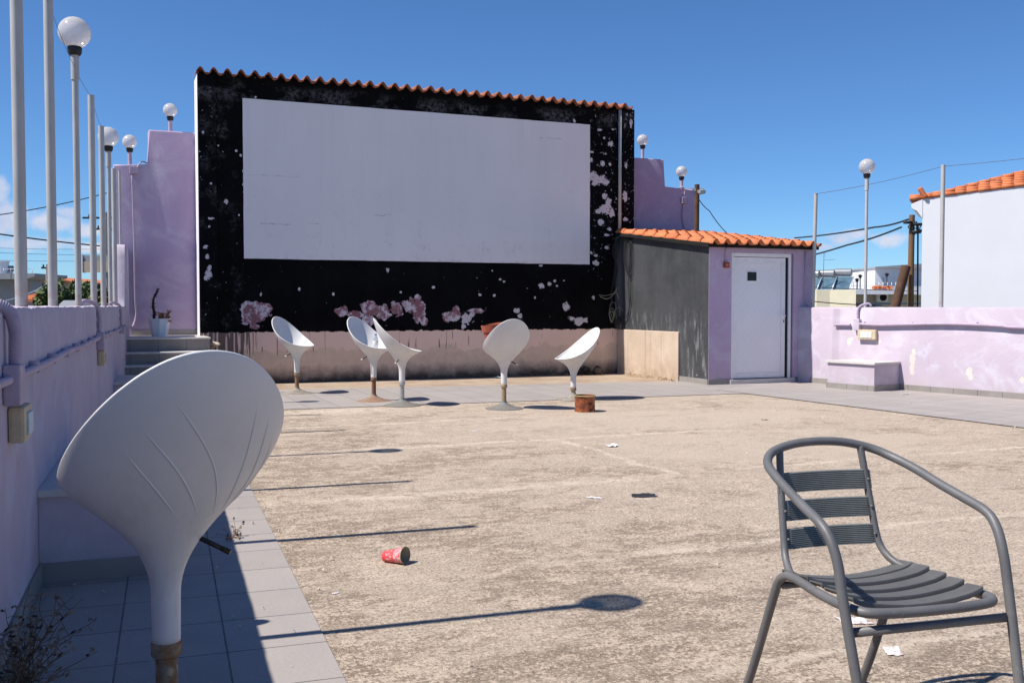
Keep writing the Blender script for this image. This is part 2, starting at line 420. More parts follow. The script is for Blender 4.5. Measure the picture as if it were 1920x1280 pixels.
def concrete(s):
    v = s.coord(); X, Y, Z = s.xyz(v)
    big = s.noise(v, .55, 6, .62)
    mid = s.noise(v, 2.3, 8, .68)
    c = s.mix(s.ramp(mid, .34, .66), (.40, .338, .278), (.475, .408, .342))
    c = s.mix(s.m('MULTIPLY', s.ramp(big, .40, .66), .5), c, (.455, .395, .333))
    # worn dark aggregate patches with speckled, streaky edges
    left = s.ramp(s.m('ADD', X, s.m('MULTIPLY', s.noise(v, .9, 3), 1.6)), 4.6, 1.2, 0.0, 1.0)
    nA = s.noise(s.mapv(v, (1.0, 1.5, 1), loc=(.3, .7, 0)), 1.1, 3, .5, dist=.4)
    nB = s.noise(s.mapv(v, (1, 1.7, 1)), 8, 4, .6)
    nC = s.noise(s.mapv(v, (1, 1.3, 1)), 42, 4, .65)
    nD = s.noise(s.mapv(v, (1, 1.5, 1), loc=(4, 2, 0)), 3.0, 4, .6)
    zone = s.ramp(s.m('ADD', s.m('ADD', nA, s.m('MULTIPLY', left, .22)), s.m('MULTIPLY', s.m('SUBTRACT', nB, .5), .60)), .555, .665)
    c = s.mix(s.m('MULTIPLY', zone, .86), c, s.mix(s.ramp(s.noise(v, 5, 6, .7), .35, .65), (.205, .160, .122), (.285, .230, .185)))
    sm_ = s.m('ADD', s.m('MULTIPLY', nA, .55), s.m('ADD', s.m('MULTIPLY', nB, .75), s.m('MULTIPLY', nC, .95)))
    sm_ = s.m('ADD', sm_, s.m('MULTIPLY', left, .05))
    dk = s.ramp(sm_, 1.215, 1.275)
    c = s.mix(s.m('MULTIPLY', dk, .80), c, s.mix(s.noise(v, 30, 4), (.165, .130, .100), (.235, .19, .15)))
    cr_ = s.m('ADD', s.m('MULTIPLY', nD, .7), s.m('ADD', s.m('MULTIPLY', s.noise(s.mapv(v, (1, 1.6, 1), loc=(9, 3, 0)), 11, 4, .6), .75), s.m('MULTIPLY', s.noise(s.mapv(v, loc=(3, 8, 0)), 52, 4, .65), .95)))
    crust = s.ramp(s.m('ADD', cr_, s.m('MULTIPLY', zone, .06)), 1.275, 1.315)
    c = s.mix(s.m('MULTIPLY', crust, .78), c, (.60, .515, .425))
    vo = s.n('ShaderNodeTexVoronoi'); vo.feature = 'DISTANCE_TO_EDGE'; vo.inputs['Scale'].default_value = .45
    s.l(s.v('ADD', v, s.v('MULTIPLY', s.v('SUBTRACT', s.noise(v, 2.5, 6, .7, 'Color'), (.5, .5, .5)), (.9, .9, 0))), vo.inputs['Vector'])
    crk = s.m('MULTIPLY', s.ramp(vo.outputs['Distance'], .0045, .0015), s.ramp(s.noise(v, .7, 2), .50, .58))
    c = s.mix(s.m('MULTIPLY', crk, .7), c, (.15, .115, .09))
    # fine grain everywhere
    fg = s.noise(v, 75, 6, .8)
    mg = s.noise(s.mapv(v, (1, 1.3, 1)), 26, 7, .75)
    c = s.mix(s.m('MULTIPLY', s.ramp(mg, .49, .39), .55), c, (.215, .172, .135))
    c = s.mix(s.m('MULTIPLY', s.ramp(mg, .53, .63), .5), c, (.54, .475, .405))
    c = s.mix(s.m('MULTIPLY', s.ramp(fg, .49, .40), .72), c, (.155, .122, .092))
    c = s.mix(s.m('MULTIPLY', s.ramp(fg, .53, .61), .70), c, (.60, .53, .455))
    # long pour joints (two directions), ragged light mortar
    wob = s.m('ADD', s.m('MULTIPLY', s.m('SUBTRACT', s.noise(v, 1.2, 5, .6), .5), .30), s.m('MULTIPLY', s.m('SUBTRACT', s.noise(v, 14, 5, .7), .5), .10))
    yy = s.m('ADD', Y, wob)
    jo = None
    for y0, wd, x0, x1 in ((5.80, .07, .6, 3.75), (4.03, .04, 1.6, 7), (7.80, .05, 1.2, 5.6), (9.45, .04, .3, 4.4), (10.75, .22, .2, 3.4), (5.9, .03, 3.7, 9), (2.6, .03, 1.2, 5)):
        a = s.m('ABSOLUTE', s.m('SUBTRACT', yy, y0))
        j = s.ramp(a, wd * 1.7, wd * .2)
        j = s.m('MULTIPLY', j, s.m('MULTIPLY', s.ramp(X, x0, x0 + .8), s.ramp(X, x1, x1 - .6)))
        jo = j if jo is None else s.m('MAXIMUM', jo, j)
    xx = s.m('ADD', X, wob)
    a = s.m('ABSOLUTE', s.m('SUBTRACT', xx, 3.6)); j = s.m('MULTIPLY', s.ramp(a, .05, .02), s.m('MULTIPLY', s.ramp(Y, 5.7, 5.9), s.ramp(Y, 7.8, 7.6)))
    jo = s.m('MAXIMUM', jo, j)
    jo = s.m('MULTIPLY', jo, s.ramp(s.noise(v, 7, 6, .75), .36, .52))
    jo = s.m('MULTIPLY', jo, s.ramp(s.m('ADD', nC, s.m('MULTIPLY', s.m('SUBTRACT', nB, .5), .8)), .64, .50))
    c = s.mix(s.m('MULTIPLY', jo, .85), c, (.60, .53, .45))
    # smoother patch right of the joints
    ptc = s.blobs(v, [(5.1, 6.85, 1.5, .95), (5.2, 8.7, 1.9, .8)], .3, 2, axes='xy')
    c = s.mix(s.m('MULTIPLY', ptc, .45), c, (.47, .41, .345))
    sk1 = s.noise(v, 105, 3, .6)
    c = s.mix(s.m('MULTIPLY', s.ramp(sk1, .615, .65), .75), c, (.68, .60, .51))
    c = s.mix(s.m('MULTIPLY', s.ramp(sk1, .385, .35), .75), c, (.11, .085, .065))
    c = s.mix(1.0, c, (1.075, 1.015, .95), 'MULTIPLY')
    h = s.m('ADD', s.m('MULTIPLY', fg, .7), s.m('ADD', s.m('MULTIPLY', s.noise(v, 18, 6, .7), .8), s.m('MULTIPLY', jo, .25)))
    return {'Base Color': c, 'Normal': s.bump(h, .8, .016)}
M['concrete'] = mat('old_concrete', concrete, .9, spec=.2)

def sandy(s):
    v = s.coord()
    c = s.mix(s.ramp(s.noise(v, 2, 7, .7), .35, .65), (.30, .215, .15), (.43, .34, .255))
    c = s.mix(s.m('MULTIPLY', s.ramp(s.noise(v, 45, 5, .75), .55, .68), .6), c, (.22, .155, .11))
    return {'Base Color': c, 'Normal': s.bump(s.noise(v, 40, 5), .4, .01)}
M['sandy'] = mat('sandy_screed', sandy, .95, spec=.15)

def terracotta(s):
    v = s.coord(); X, Y, Z = s.xyz(v)
    cell = s.comb(s.m('FLOOR', s.m('DIVIDE', X, .19)), s.m('FLOOR', s.m('DIVIDE', Y, .33)), 0)
    wn = s.n('ShaderNodeTexWhiteNoise'); s.l(cell, wn.inputs['Vector'])
    c = s.mix(wn.outputs['Value'], (.48, .125, .045), (.63, .20, .075))
    c = s.mix(s.m('MULTIPLY', s.ramp(s.noise(v, 9, 5, .7), .5, .75), .4), c, (.62, .29, .15))
    c = s.mix(s.m('MULTIPLY', s.ramp(s.noise(v, 3, 5), .55, .8), .35), c, (.24, .10, .06))
    c = s.mix(s.m('MULTIPLY', s.ramp(s.noise(v, 24, 5, .7), .60, .70), .5), c, (.20, .13, .09))
    c = s.mix(s.m('MULTIPLY', s.ramp(s.noise(v, 2, 3), .35, .6), .28), c, (.50, .24, .14))
    return {'Base Color': c, 'Normal': s.bump(s.noise(v, 50, 4), .2, .004)}
M['terracotta'] = mat('terracotta', terracotta, .8, spec=.2)

def terracotta_old(s):
    v = s.coord(); X, Y, Z = s.xyz(v)
    wn = s.n('ShaderNodeTexWhiteNoise'); s.l(s.comb(s.m('FLOOR', s.m('DIVIDE', X, .19)), 0, 0), wn.inputs['Vector'])
    c = s.mix(wn.outputs['Value'], (.25, .085, .045), (.40, .15, .085))
    c = s.mix(s.m('MULTIPLY', s.ramp(s.noise(v, 10, 6, .7), .5, .7), .6), c, (.16, .085, .06))
    return {'Base Color': c, 'Normal': s.bump(s.noise(v, 50, 4), .3, .004)}
M['terracotta_old'] = mat('terracotta_old', terracotta_old, .85, spec=.15)
def shell_white(s):
    v = s.coord()
    c = s.mix(s.ramp(s.noise(v, 3, 6, .65), .35, .7), (.62, .605, .59), (.68, .665, .65))
    d = s.ramp(s.noise(s.mapv(v, (2, 2, 1)), 6, 7, .75), .6, .78)
    c = s.mix(s.m('MULTIPLY', d, .34), c, (.44, .40, .36))
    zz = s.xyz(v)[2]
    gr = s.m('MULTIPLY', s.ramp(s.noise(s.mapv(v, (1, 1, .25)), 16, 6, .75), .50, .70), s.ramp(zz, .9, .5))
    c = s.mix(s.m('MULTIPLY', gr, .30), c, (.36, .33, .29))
    sk = s.ramp(s.noise(v, 48, 3, .6), .73, .76)
    c = s.mix(s.m('MULTIPLY', sk, .45), c, (.30, .27, .24))
    sc = s.ramp(s.noise(s.mapv(v, (9, 1, 3), rot=(.3, .5, .2)), 5, 5, .8), .72, .76)
    c = s.mix(s.m('MULTIPLY', sc, .25), c, (.42, .40, .38))
    h = s.m('ADD', s.noise(v, 220, 3, .6), s.m('MULTIPLY', s.noise(v, 25, 4), .6))
    return {'Base Color': c, 'Normal': s.bump(h, .10, .002), 'Roughness': s.ramp(s.noise(v, 8, 5), .3, .7, .38, .55)}
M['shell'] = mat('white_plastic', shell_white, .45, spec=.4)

def rusty(name, metal_c, rust, amount=.5, rough=.55, met=.5):
    def f(s):
        v = s.coord()
        k = s.ramp(s.noise(v, 17, 8, .72), .62 - amount * .30, .68 - amount * .2)
        rc = s.mix(s.noise(v, 40, 5), tuple(x * .6 for x in rust), tuple(min(1, x * 1.35) for x in rust))
        c = s.mix(k, metal_c, rc)
        return {'Base Color': c, 'Metallic': s.ramp(k, 0, 1, met, 0), 'Roughness': s.ramp(k, 0, 1, rough - .15, .9), 'Normal': s.bump(s.noise(v, 60, 5), .3, .003)}
    return mat(name, f, rough, met)
M['post_brown'] = rusty('rusty_brown_post', (.30, .26, .20), (.24, .13, .06), .7)
M['post_rust'] = rusty('red_rust_post', (.20, .14, .11), (.19, .095, .055), .9)
M['post_zinc'] = rusty('zinc_post', (.42, .43, .42), (.26, .17, .10), .25)
M['post_tan'] = rusty('tan_post', (.36, .30, .20), (.36, .22, .10), .6)
M['tin'] = rusty('rusty_tin', (.34, .10, .035), (.13, .04, .022), .55, .5, .1)
M['tin_in'] = simple('tin_inside', (.10, .06, .04), .9)
M['base_grey'] = rusty('base_grey', (.20, .20, .19), (.20, .155, .11), .45, .7, .2)
M['base_rust'] = rusty('base_rust', (.25, .21, .17), (.26, .15, .095), .75, .8, .0)
M['base_beige'] = rusty('base_beige', (.27, .25, .22), (.22, .175, .13), .5, .8, .0)
M['rod'] = rusty('lever_rod', (.03, .028, .026), (.10, .055, .03), .4, .5, .5)
M['tip'] = simple('lever_tip', (.75, .72, .62), .5)

def galv(s):
    v = s.coord()
    c = s.mix(s.ramp(s.noise(s.mapv(v, (1, 1, .3)), 9, 6, .65), .3, .7), (.36, .35, .335), (.50, .49, .475))
    d = s.ramp(s.noise(s.mapv(v, (1, 1, .5)), 5, 5), .60, .72)
    c = s.mix(s.m('MULTIPLY', d, .45), c, (.22, .21, .20))
    z = s.xyz(v)[2]
    ru = s.m('MULTIPLY', s.ramp(z, .18, .02), s.ramp(s.noise(v, 22, 5), .4, .6))
    c = s.mix(s.m('MULTIPLY', ru, .8), c, (.34, .17, .10))
    return {'Base Color': c, 'Metallic': .15}
M['galv'] = mat('galvanised_pole', galv, .6)
M['galv_plain'] = simple('grey_painted_pole', (.44, .435, .43), .6, .1, var=.12, scale=5)
M['collar'] = simple('black_collar', (.018, .018, .02), .45)
M['socket'] = simple('lamp_socket', (.75, .74, .70), .5, var=.05)
M['bulb'] = simple('lamp_bulb', (.82, .82, .80), .25, var=.03)

def globe_mat():
    m = bpy.data.materials.new('acrylic_globe'); m.use_nodes = True
    t = m.node_tree; t.nodes.clear(); s = NT(t)
    out = t.nodes.new('ShaderNodeOutputMaterial')
    tr = s.n('ShaderNodeBsdfTransparent'); tr.inputs[0].default_value = (.93, .94, .96, 1)
    df = s.n('ShaderNodeBsdfDiffuse'); df.inputs[0].default_value = (.80, .77, .76, 1)
    tl = s.n('ShaderNodeBsdfTranslucent'); tl.inputs[0].default_value = (.78, .76, .77, 1)
    gl = s.n('ShaderNodeBsdfGlossy'); gl.inputs['Roughness'].default_value = .12
    a = s.n('ShaderNodeMixShader'); a.inputs[0].default_value = .45; s.l(df.outputs[0], a.inputs[1]); s.l(tl.outputs[0], a.inputs[2])
    v = s.coord()
    lw = s.n('ShaderNodeLayerWeight'); lw.inputs['Blend'].default_value = .35
    dirt = s.ramp(s.noise(v, 14, 5, .7), .3, .7, -.08, .10)
    fac = s.m('ADD', s.m('MULTIPLY', lw.outputs['Facing'], .22), s.m('ADD', .62, dirt))
    b = s.n('ShaderNodeMixShader'); s.l(fac, b.inputs[0]); s.l(tr.outputs[0], b.inputs[1]); s.l(a.outputs[0], b.inputs[2])
    c = s.n('ShaderNodeMixShader'); s.l(s.m('MULTIPLY', lw.outputs['Fresnel'], .5), c.inputs[0]); s.l(b.outputs[0], c.inputs[1]); s.l(gl.outputs[0], c.inputs[2])
    s.l(c.outputs[0], out.inputs[0])
    return m
M['globe'] = globe_mat()

def grey_paint(s):
    v = s.coord()
    c = s.mix(s.ramp(s.noise(v, 8, 6, .65), .3, .7), (.108, .107, .109), (.145, .143, .146))
    w = s.ramp(s.noise(v, 34, 5, .75), .63, .70)
    c = s.mix(s.m('MULTIPLY', w, .6), c, (.26, .25, .245))
    dst = s.ramp(s.noise(v, 11, 6, .7), .5, .7)
    c = s.mix(s.m('MULTIPLY', dst, .35), c, (.21, .195, .18))
    r = s.ramp(s.noise(s.mapv(v, loc=(3, 1, 2)), 19, 6, .7), .71, .74)
    c = s.mix(s.m('MULTIPLY', r, .7), c, (.26, .12, .06))
    return {'Base Color': c, 'Normal': s.bump(s.noise(v, 150, 4), .15, .002)}
M['grey_paint'] = mat('grey_metal_paint', grey_paint, .5, .1, .4)
M['grey_rib'] = simple('grey_ribbed_slat', (.19, .198, .188), .5, .2, var=.15, scale=20)
M['grey_seat'] = simple('grey_seat_slat', (.135, .133, .132), .55, .1, var=.15, scale=9, bump=.1)
M['plastic_foot'] = simple('black_plastic', (.02, .02, .02), .6)

def shed_black(s):
    v = s.coord(); X, Y, Z = s.xyz(v)
    c = s.mix(s.ramp(s.noise(v, 2.3, 7, .68), .3, .7), (.030, .0315, .034), (.056, .058, .062))
    st = s.ramp(s.noise(s.mapv(v, (9, 9, .4)), 1.2, 5, .65), .45, .8)
    c = s.mix(s.m('MULTIPLY', st, .16), c, (.10, .10, .105))
    bl_ = s.ramp(s.noise(v, 1.1, 6, .6, dist=.5), .42, .62)
    c = s.mix(s.m('MULTIPLY', bl_, .4), c, (.085, .088, .095))
    lo = s.m('MULTIPLY', s.ramp(Z, 1.15, .85), s.ramp(s.noise(s.mapv(v, (5, 5, 1)), 2.4, 6, .75), .52, .68))
    c = s.mix(s.m('MULTIPLY', lo, .8), c, (.27, .265, .27))
    sf = s.ramp(s.noise(s.mapv(v, (1, 3, 1)), 6, 7, .78), .60, .70)
    c = s.mix(s.m('MULTIPLY', sf, .35), c, (.16, .16, .165))
    ch = s.m('MULTIPLY', s.ramp(Y, .5, .2), s.m('MULTIPLY', s.ramp(Z, .75, .55), s.ramp(s.noise(v, 11, 4, .6), .66, .69)))
    c = s.mix(ch, c, (.60, .58, .60))
    return {'Base Color': c, 'Normal': s.bump(s.m('ADD', s.noise(v, 50, 5), s.noise(v, 4, 3)), .35, .01)}
M['shed_black'] = mat('shed_black_paint', shed_black, .7)

def bare_render(s):
    v = s.coord(); X, Y, Z = s.xyz(v)
    c = s.mix(s.ramp(s.noise(v, 3, 7, .68), .3, .7), (.47, .36, .265), (.59, .475, .37))
    st = s.ramp(s.noise(s.mapv(v, (12, 12, .3)), 1.5, 3), .60, .72)
    c = s.mix(s.m('MULTIPLY', st, .5), c, (.36, .27, .20))
    lo = s.m('MULTIPLY', s.ramp(Z, .35, .02), s.ramp(s.noise(v, 7, 6, .7), .35, .6))
    c = s.mix(s.m('MULTIPLY', lo, .6), c, (.28, .19, .12))
    return {'Base Color': c, 'Normal': s.bump(s.m('ADD', s.noise(v, 40, 5), s.m('MULTIPLY', st, -.4)), .4, .01)}
M['bare'] = mat('bare_render', bare_render, .9)

def door_mat(s):
    v = s.coord(); X, Y, Z = s.xyz(v)
    d = s.m('FRACT', s.m('DIVIDE', s.m('SUBTRACT', X, s.m('MULTIPLY', Z, .82)), .105))
    g = s.ramp(s.m('ABSOLUTE', s.m('SUBTRACT', d, .5)), .06, .03)
    c = s.mix(s.ramp(s.noise(v, 3, 5), .3, .7), (.80, .785, .79), (.84, .825, .825))
    c = s.mix(s.m('MULTIPLY', g, .16), c, (.54, .52, .53))
    return {'Base Color': c, 'Normal': s.bump(s.m('MULTIPLY', g, -1), .2, .003)}
M['door'] = mat('door_panel', door_mat, .4)
M['door_frame'] = simple('door_frame', (.80, .785, .79), .4, var=.05)
M['dark_glass'] = simple('dark_pane', (.012, .014, .013), .25, var=.1)
M['dark_gap'] = simple('near_black', (.01, .01, .011), .9)  # near-black colour, stands in for shade in the door gap
M['chrome'] = simple('door_metal', (.62, .62, .62), .3, .8, var=.05)
M['red_box'] = simple('red_siren_box', (.34, .07, .05), .5, var=.3, scale=40)
M['socket_plate'] = simple('socket_plate', (.55, .45, .30), .6, var=.12, scale=20)
M['switch_white'] = simple('switch_white', (.72, .71, .68), .4, var=.04)
M['switch_blue'] = simple('switch_blue', (.42, .56, .64), .4, var=.1, scale=30)
M['cable'] = simple('black_cable', (.02, .02, .021), .6)
M['cable_pale'] = simple('pale_cable', (.30, .27, .19), .6, var=.3)
M['wire'] = simple('thin_wire', (.10, .10, .11), .5)
M['pot_white'] = simple('white_planter', (.80, .79, .78), .55, var=.05)
M['soil'] = simple('dry_soil', (.07, .05, .035), .95)
M['dead_stem'] = simple('dead_stem', (.05, .038, .03), .9, var=.4, scale=40)
M['dead_leaf'] = simple('dead_leaf', (.42, .24, .11), .85, var=.35, scale=40)
M['weed'] = simple('dry_weed', (.20, .12, .065), .9, var=.4, scale=30)
M['weed_dark'] = simple('dry_weed_dark', (.06, .042, .03), .9, var=.4, scale=30)
M['weed_tip'] = simple('dry_weed_tip', (.24, .18, .13), .9, var=.3, scale=30)
M['rubble'] = simple('broken_render', (.50, .41, .32), .95, var=.25, scale=20, bump=.5, bscale=40)
M['paper'] = simple('waste_paper', (.60, .57, .56), .8, var=.08)
M['black_bag'] = simple('black_plastic_scrap', (.03, .03, .034), .5)
M['terracotta_pot'] = simple('terracotta_pot', (.36, .09, .05), .75, var=.15)
M['red_scrap'] = simple('red_scrap', (.62, .12, .09), .6, var=.2)
M['leaf_litter'] = simple('leaf_litter', (.33, .23, .14), .9, var=.4, scale=30)
# town
M['cream'] = simple('cream_render', (.66, .60, .44), .9, var=.05, scale=2)
M['cream_shade'] = simple('cream_balcony_shaded', (.50, .46, .36), .9, var=.06, scale=2)  # darker copy of the cream render, shade of the recess put into the colour
M['white_house'] = mat('whitewash', lambda s: {'Base Color': s.mix(s.ramp(s.noise(s.coord(), 1.2, 5), .3, .7), (.74, .735, .745), (.78, .775, .785)), 'Normal': s.bump(s.noise(s.coord(), 30, 4), .15, .01)}, .9)
M['town_white'] = simple('town_white', (.70, .70, .72), .9, var=.05, scale=2)
M['town_grey'] = simple('town_grey', (.30, .31, .33), .9, var=.1, scale=2)
M['town_beige'] = simple('town_beige', (.48, .38, .28), .9, var=.08, scale=2)
M['window'] = simple('window_glass', (.05, .075, .10), .2, var=.2)
M['shutter'] = simple('blue_shutter', (.12, .20, .30), .6, var=.1)
M['steel'] = simple('tank_steel', (.30, .30, .31), .4, .5, var=.08)
M['solar'] = simple('solar_panel', (.10, .17, .22), .2, .1, var=.2, scale=2)
M['alu'] = simple('aluminium', (.62, .62, .62), .4, .5, var=.05)
def woodf(s):
    v = s.coord()
    g = s.noise(s.mapv(v, (12, 12, .6)), 2.2, 6, .7)
    c = s.mix(s.ramp(g, .3, .7), (.13, .07, .035), (.25, .14, .07))
    c = s.mix(s.m('MULTIPLY', s.ramp(s.noise(v, 3, 4), .62, .7), .5), c, (.42, .26, .14))
    return {'Base Color': c, 'Normal': s.bump(g, .5, .02)}
M['wood'] = mat('pole_timber', woodf, .85)
M['wood_dark'] = simple('dark_timber', (.095, .05, .03), .9, var=.3, scale=4)
M['concrete_pole'] = simple('concrete_pole', (.40, .37, .34), .9, var=.1)
def foli(name, a, b):
    def f(s):
        v = s.coord()
        return {'Base Color': s.mix(s.ramp(s.noise(v, 2.2, 4), .35, .65), a, b)}
    return mat(name, f, .6)
M['leaf'] = foli('tree_leaf', (.035, .06, .018), (.085, .115, .03))
M['trunk'] = simple('tree_bark', (.12, .09, .06), .9)
M['earth'] = simple('town_ground', (.20, .18, .15), .95, var=.3, scale=.2)
M['hill'] = simple('far_hill_hazed', (.26, .36, .48), 1.0, var=.1, scale=.01)  # distance haze put into the blue colour

# ------------------------------------------------------------------ setting
bm = BM(); n = 12
box(bm, -600, 600, -600, 600, -3.62, -3.60)
struct('ground', bm, M['earth'])
bm = BM()
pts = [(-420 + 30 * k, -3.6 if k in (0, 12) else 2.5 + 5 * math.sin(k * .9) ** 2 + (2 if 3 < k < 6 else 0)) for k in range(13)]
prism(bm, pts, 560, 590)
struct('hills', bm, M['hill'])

# roof terrace: one concrete slab, object axes along the screen wall
inv = Matrix.Rotation(-PHI, 3, 'Z')
def to_uv(p): return inv @ Vector(p)
fl = [lwall(-3.0) + LN * .2, lwall(14.2) + LN * .2, W0 - U * 2.6 + V * .9, W0 + U * 7.6 + V * .9, RA + RN * .2, RA + RD * 14 + RN * .2, Vector((10, -3, 0))]
bm = BM()
prism(bm, [to_uv(p)[:2] for p in fl], -.30, 0.0, 'z')
struct('concrete_floor', bm, M['concrete'], rz=PHI)

def sheet(name, poly, z, m, rz, org):
    im = Matrix.Rotation(-rz, 3, 'Z'); bm = BM()
    vs = [bm.verts.new(im @ (Vector((p[0], p[1], 0)) - Vector((org[0], org[1], 0)))) for p in poly]
    f = bm.faces.new(vs)
    return struct(name, bm, m, (org[0], org[1], z), rz)
angL = math.atan2(LD.y, LD.x)
e0 = gp(650, 1280); e1 = gp(480, 935); ed = (e1 - e0).normalized()
far0, far1 = gp(540, 768), gp(1395, 738)
fd = (far1 - far0).normalized()
def isect(p, d, q, e):
    den = d.x * e.y - d.y * e.x
    t = ((q.x - p.x) * e.y - (q.y - p.y) * e.x) / den
    return p + d * t
cL = isect(e0, ed, far0, fd)
wl = isect(lwall(0), LD, far0, fd)
sheet('tiled_path', [lwall(-2), e0 - ed * 6.2, cL, wl], .004, M['tile'], angL, lwall(4.013) + LN * .0)
bk0, bk1 = gp(530, 731), gp(1260, 715); bd = (bk1 - bk0).normalized()
bl = isect(lwall(0), LD, bk0, bd)
sheet('tiled_path', [wl, far1 + fd * 3.0, bk0 + bd * 8.4, bl], .006, M['tile_far'], PHI, W0)
r0, r1 = gp(1395, 738), gp(1920, 803); rd = (r1 - r0).normalized()
sheet('tiled_path', [r0 - rd * .6 , r0 + rd * 11, RA + RD * 12, RA - RD * .3], .009, M['tile_far'], math.atan2(RD.y, RD.x), RA)
sheet('screed_strip', [bl, bk0 + bd * 6.6, W0 + U * 5.4 + V * .02, W0 - U * 1.4 + V * .02], .002, M['sandy'], PHI, W0)

# ------------------------------------------------------------------ barrel tiles
def barrel(bm, width, rows, pitch, rowlen, slope, h=.055, th=.014, over=.05, jit=.004):
    """S-tiles laid on a slope falling towards -y; origin at the eave, left end"""
    nx = int(round(width / pitch))
    K = 10
    for r in range(rows):
        for i in range(nx):
            y0 = r * rowlen - random.uniform(0, .012); y1 = y0 + rowlen + over
            z0 = r * rowlen * slope + .016 + random.uniform(-jit, jit); z1 = z0 + (rowlen + over) * slope - .022
            x0 = i * pitch + random.uniform(-jit, jit)
            tilt = random.uniform(-.004, .004)
            top = []; bot = []
            for k in range(K + 1):
                u = k / K * 1.12
                x = u * pitch
                # hump on the left 62 %, trough on the right
                zz = h * math.sin(PI * min(u, .62) / .62) if u < .62 else (-.012 * math.sin(PI * (u - .62) / .38) if u < 1 else h * math.sin(PI * (u - 1) / .62) * .8)
                top.append((x, zz + tilt * k / K)); bot.append((x, zz - th))
            rows_v = []
            for (y, z) in ((y0, z0), (y1, z1)):
                rows_v.append(([bm.verts.new((x0 + x, y, z + zz)) for x, zz in top], [bm.verts.new((x0 + x, y, z + zz)) for x, zz in bot]))
            (t0, b0), (t1, b1) = rows_v
            for k in range(K):
                f = bm.faces.new((t0[k], t0[k + 1], t1[k + 1], t1[k])); f.smooth = True
                f = bm.faces.new((b0[k + 1], b0[k], b1[k], b1[k + 1])); f.smooth = True
                bm.faces.new((t0[k + 1], t0[k], b0[k], b0[k + 1])); bm.faces.new((t1[k], t1[k + 1], b1[k + 1], b1[k]))
            bm.faces.new((t0[0], t1[0], b1[0], b0[0])); bm.faces.new((t0[K], b0[K], b1[K], t1[K]))

# ------------------------------------------------------------------ screen wall
SL, SR, TOP = -1.19, 5.89, 4.46
scr = thing('screen_wall', 'tall black painted cinema wall with peeling patches around a big white screen', 'wall', W0, PHI)
bm = BM(); box(bm, SL + .25, SR - .23, 0, .36, 0, TOP)
new_obj('wall', bm, M['black_wall'], scr)
for x0, x1 in ((SL, SL + .25), (SR - .23, SR)):
    bm = BM(); box(bm, x0, x1, -.06, .42, 0, TOP, .012)
    o = new_obj('pilaster', bm, M['black_wall'], scr)
bm = BM(); box(bm, SL - .004, SL - .0005, -.055, .415, .70, TOP - .02)
new_obj('sunlit_edge', bm, M['white_edge'], scr)  # white strip puts sunlight on the black wall's side face into the colour
bm = BM()
x0, x1, z0, z1 = -.559, 5.075, 1.84, 4.163
N = 60
def wobble(t, a): return .004 * mnoise.noise(Vector((t * 9, a, 0))) + .003 * mnoise.noise(Vector((t * 37, a, 3)))
poly = [(x0 + (x1 - x0) * i / N, z0 + wobble(i / N, 1)) for i in range(N)] + [(x1 + wobble(i / 20, 2), z0 + (z1 - z0) * i / 20) for i in range(20)] + \
       [(x1 + (x0 - x1) * i / N, z1 + wobble(i / N, 3)) for i in range(N)] + [(x0 + wobble(i / 20, 4), z1 + (z0 - z1) * i / 20) for i in range(20)]
prism(bm, poly, -.006, .002)
new_obj('screen', bm, M['screen'], scr)
bm = BM(); barrel(bm, SR - SL + .04, 1, .19, .52, .10, h=.072, th=.016, jit=.006)
o = new_obj('roof_tiles', bm, M['terracotta_old'], scr, loc=(SL - .02, -.10, TOP + .005))
bm = BM(); box(bm, SL + .03, SR - .03, -.02, .34, TOP, TOP + .03)
new_obj('tile_bed', bm, M['black_wall'], scr)
sp = wall_px(1161, 200)[0]
bm = BM(); tube(bm, [(sp, -.035, 2.3), (sp, -.035, TOP - .02)], .028, 10)
for z in (2.7, 3.5, 4.2): lathe(bm, [(.033, -.015), (.033, .015)], 10, (sp, -.035, z))
new_obj('drainpipe', bm, M['galv'], scr)

# stepped purple wings
WB = W0 + V * .40
def wing(label, outline, lamps_s):
    t = thing('stepped_wall', label, 'wall', WB, PHI, 'stepped walls beside the screen')
    bm = BM(); fs = prism(bm, outline, 0, .22)
    es = [e for e in bm.edges]
    bmesh.ops.bevel(bm, geom=es, offset=.022, segments=3, profile=.5, affect='EDGES')
    new_obj('wall', bm, M['purple_wing'], t, auto=40)
    return t
def sw(px, py): return wall_px(px, py, WB)
lx0, zA = sw(212, 308); lx1, zB = sw(278, 243); lx2 = SL + .02
wl_t = wing('lilac stepped wall with a flower pot at its foot, left of the black screen wall', [(lx0, -.2), (lx2, -.2), (lx2, zB), (lx1, zB), (lx1, zA), (lx0, zA)], None)
bm = BM(); box(bm, lx0 + .22, lx2 - .005, -.012, -.0005, .69, .80)
new_obj('skirting', bm, M['skirt'], wl_t)
rx1, zB2 = sw(1245, 299); rx2, zA2 = sw(1303, 355)
wr_t = wing('lilac stepped wall rising behind the tiled shed roof, right of the screen wall', [(SR - .02, 0), (rx2, 0), (rx2, zA2), (rx1, zA2), (rx1, zB2), (SR - .02, zB2)], None)

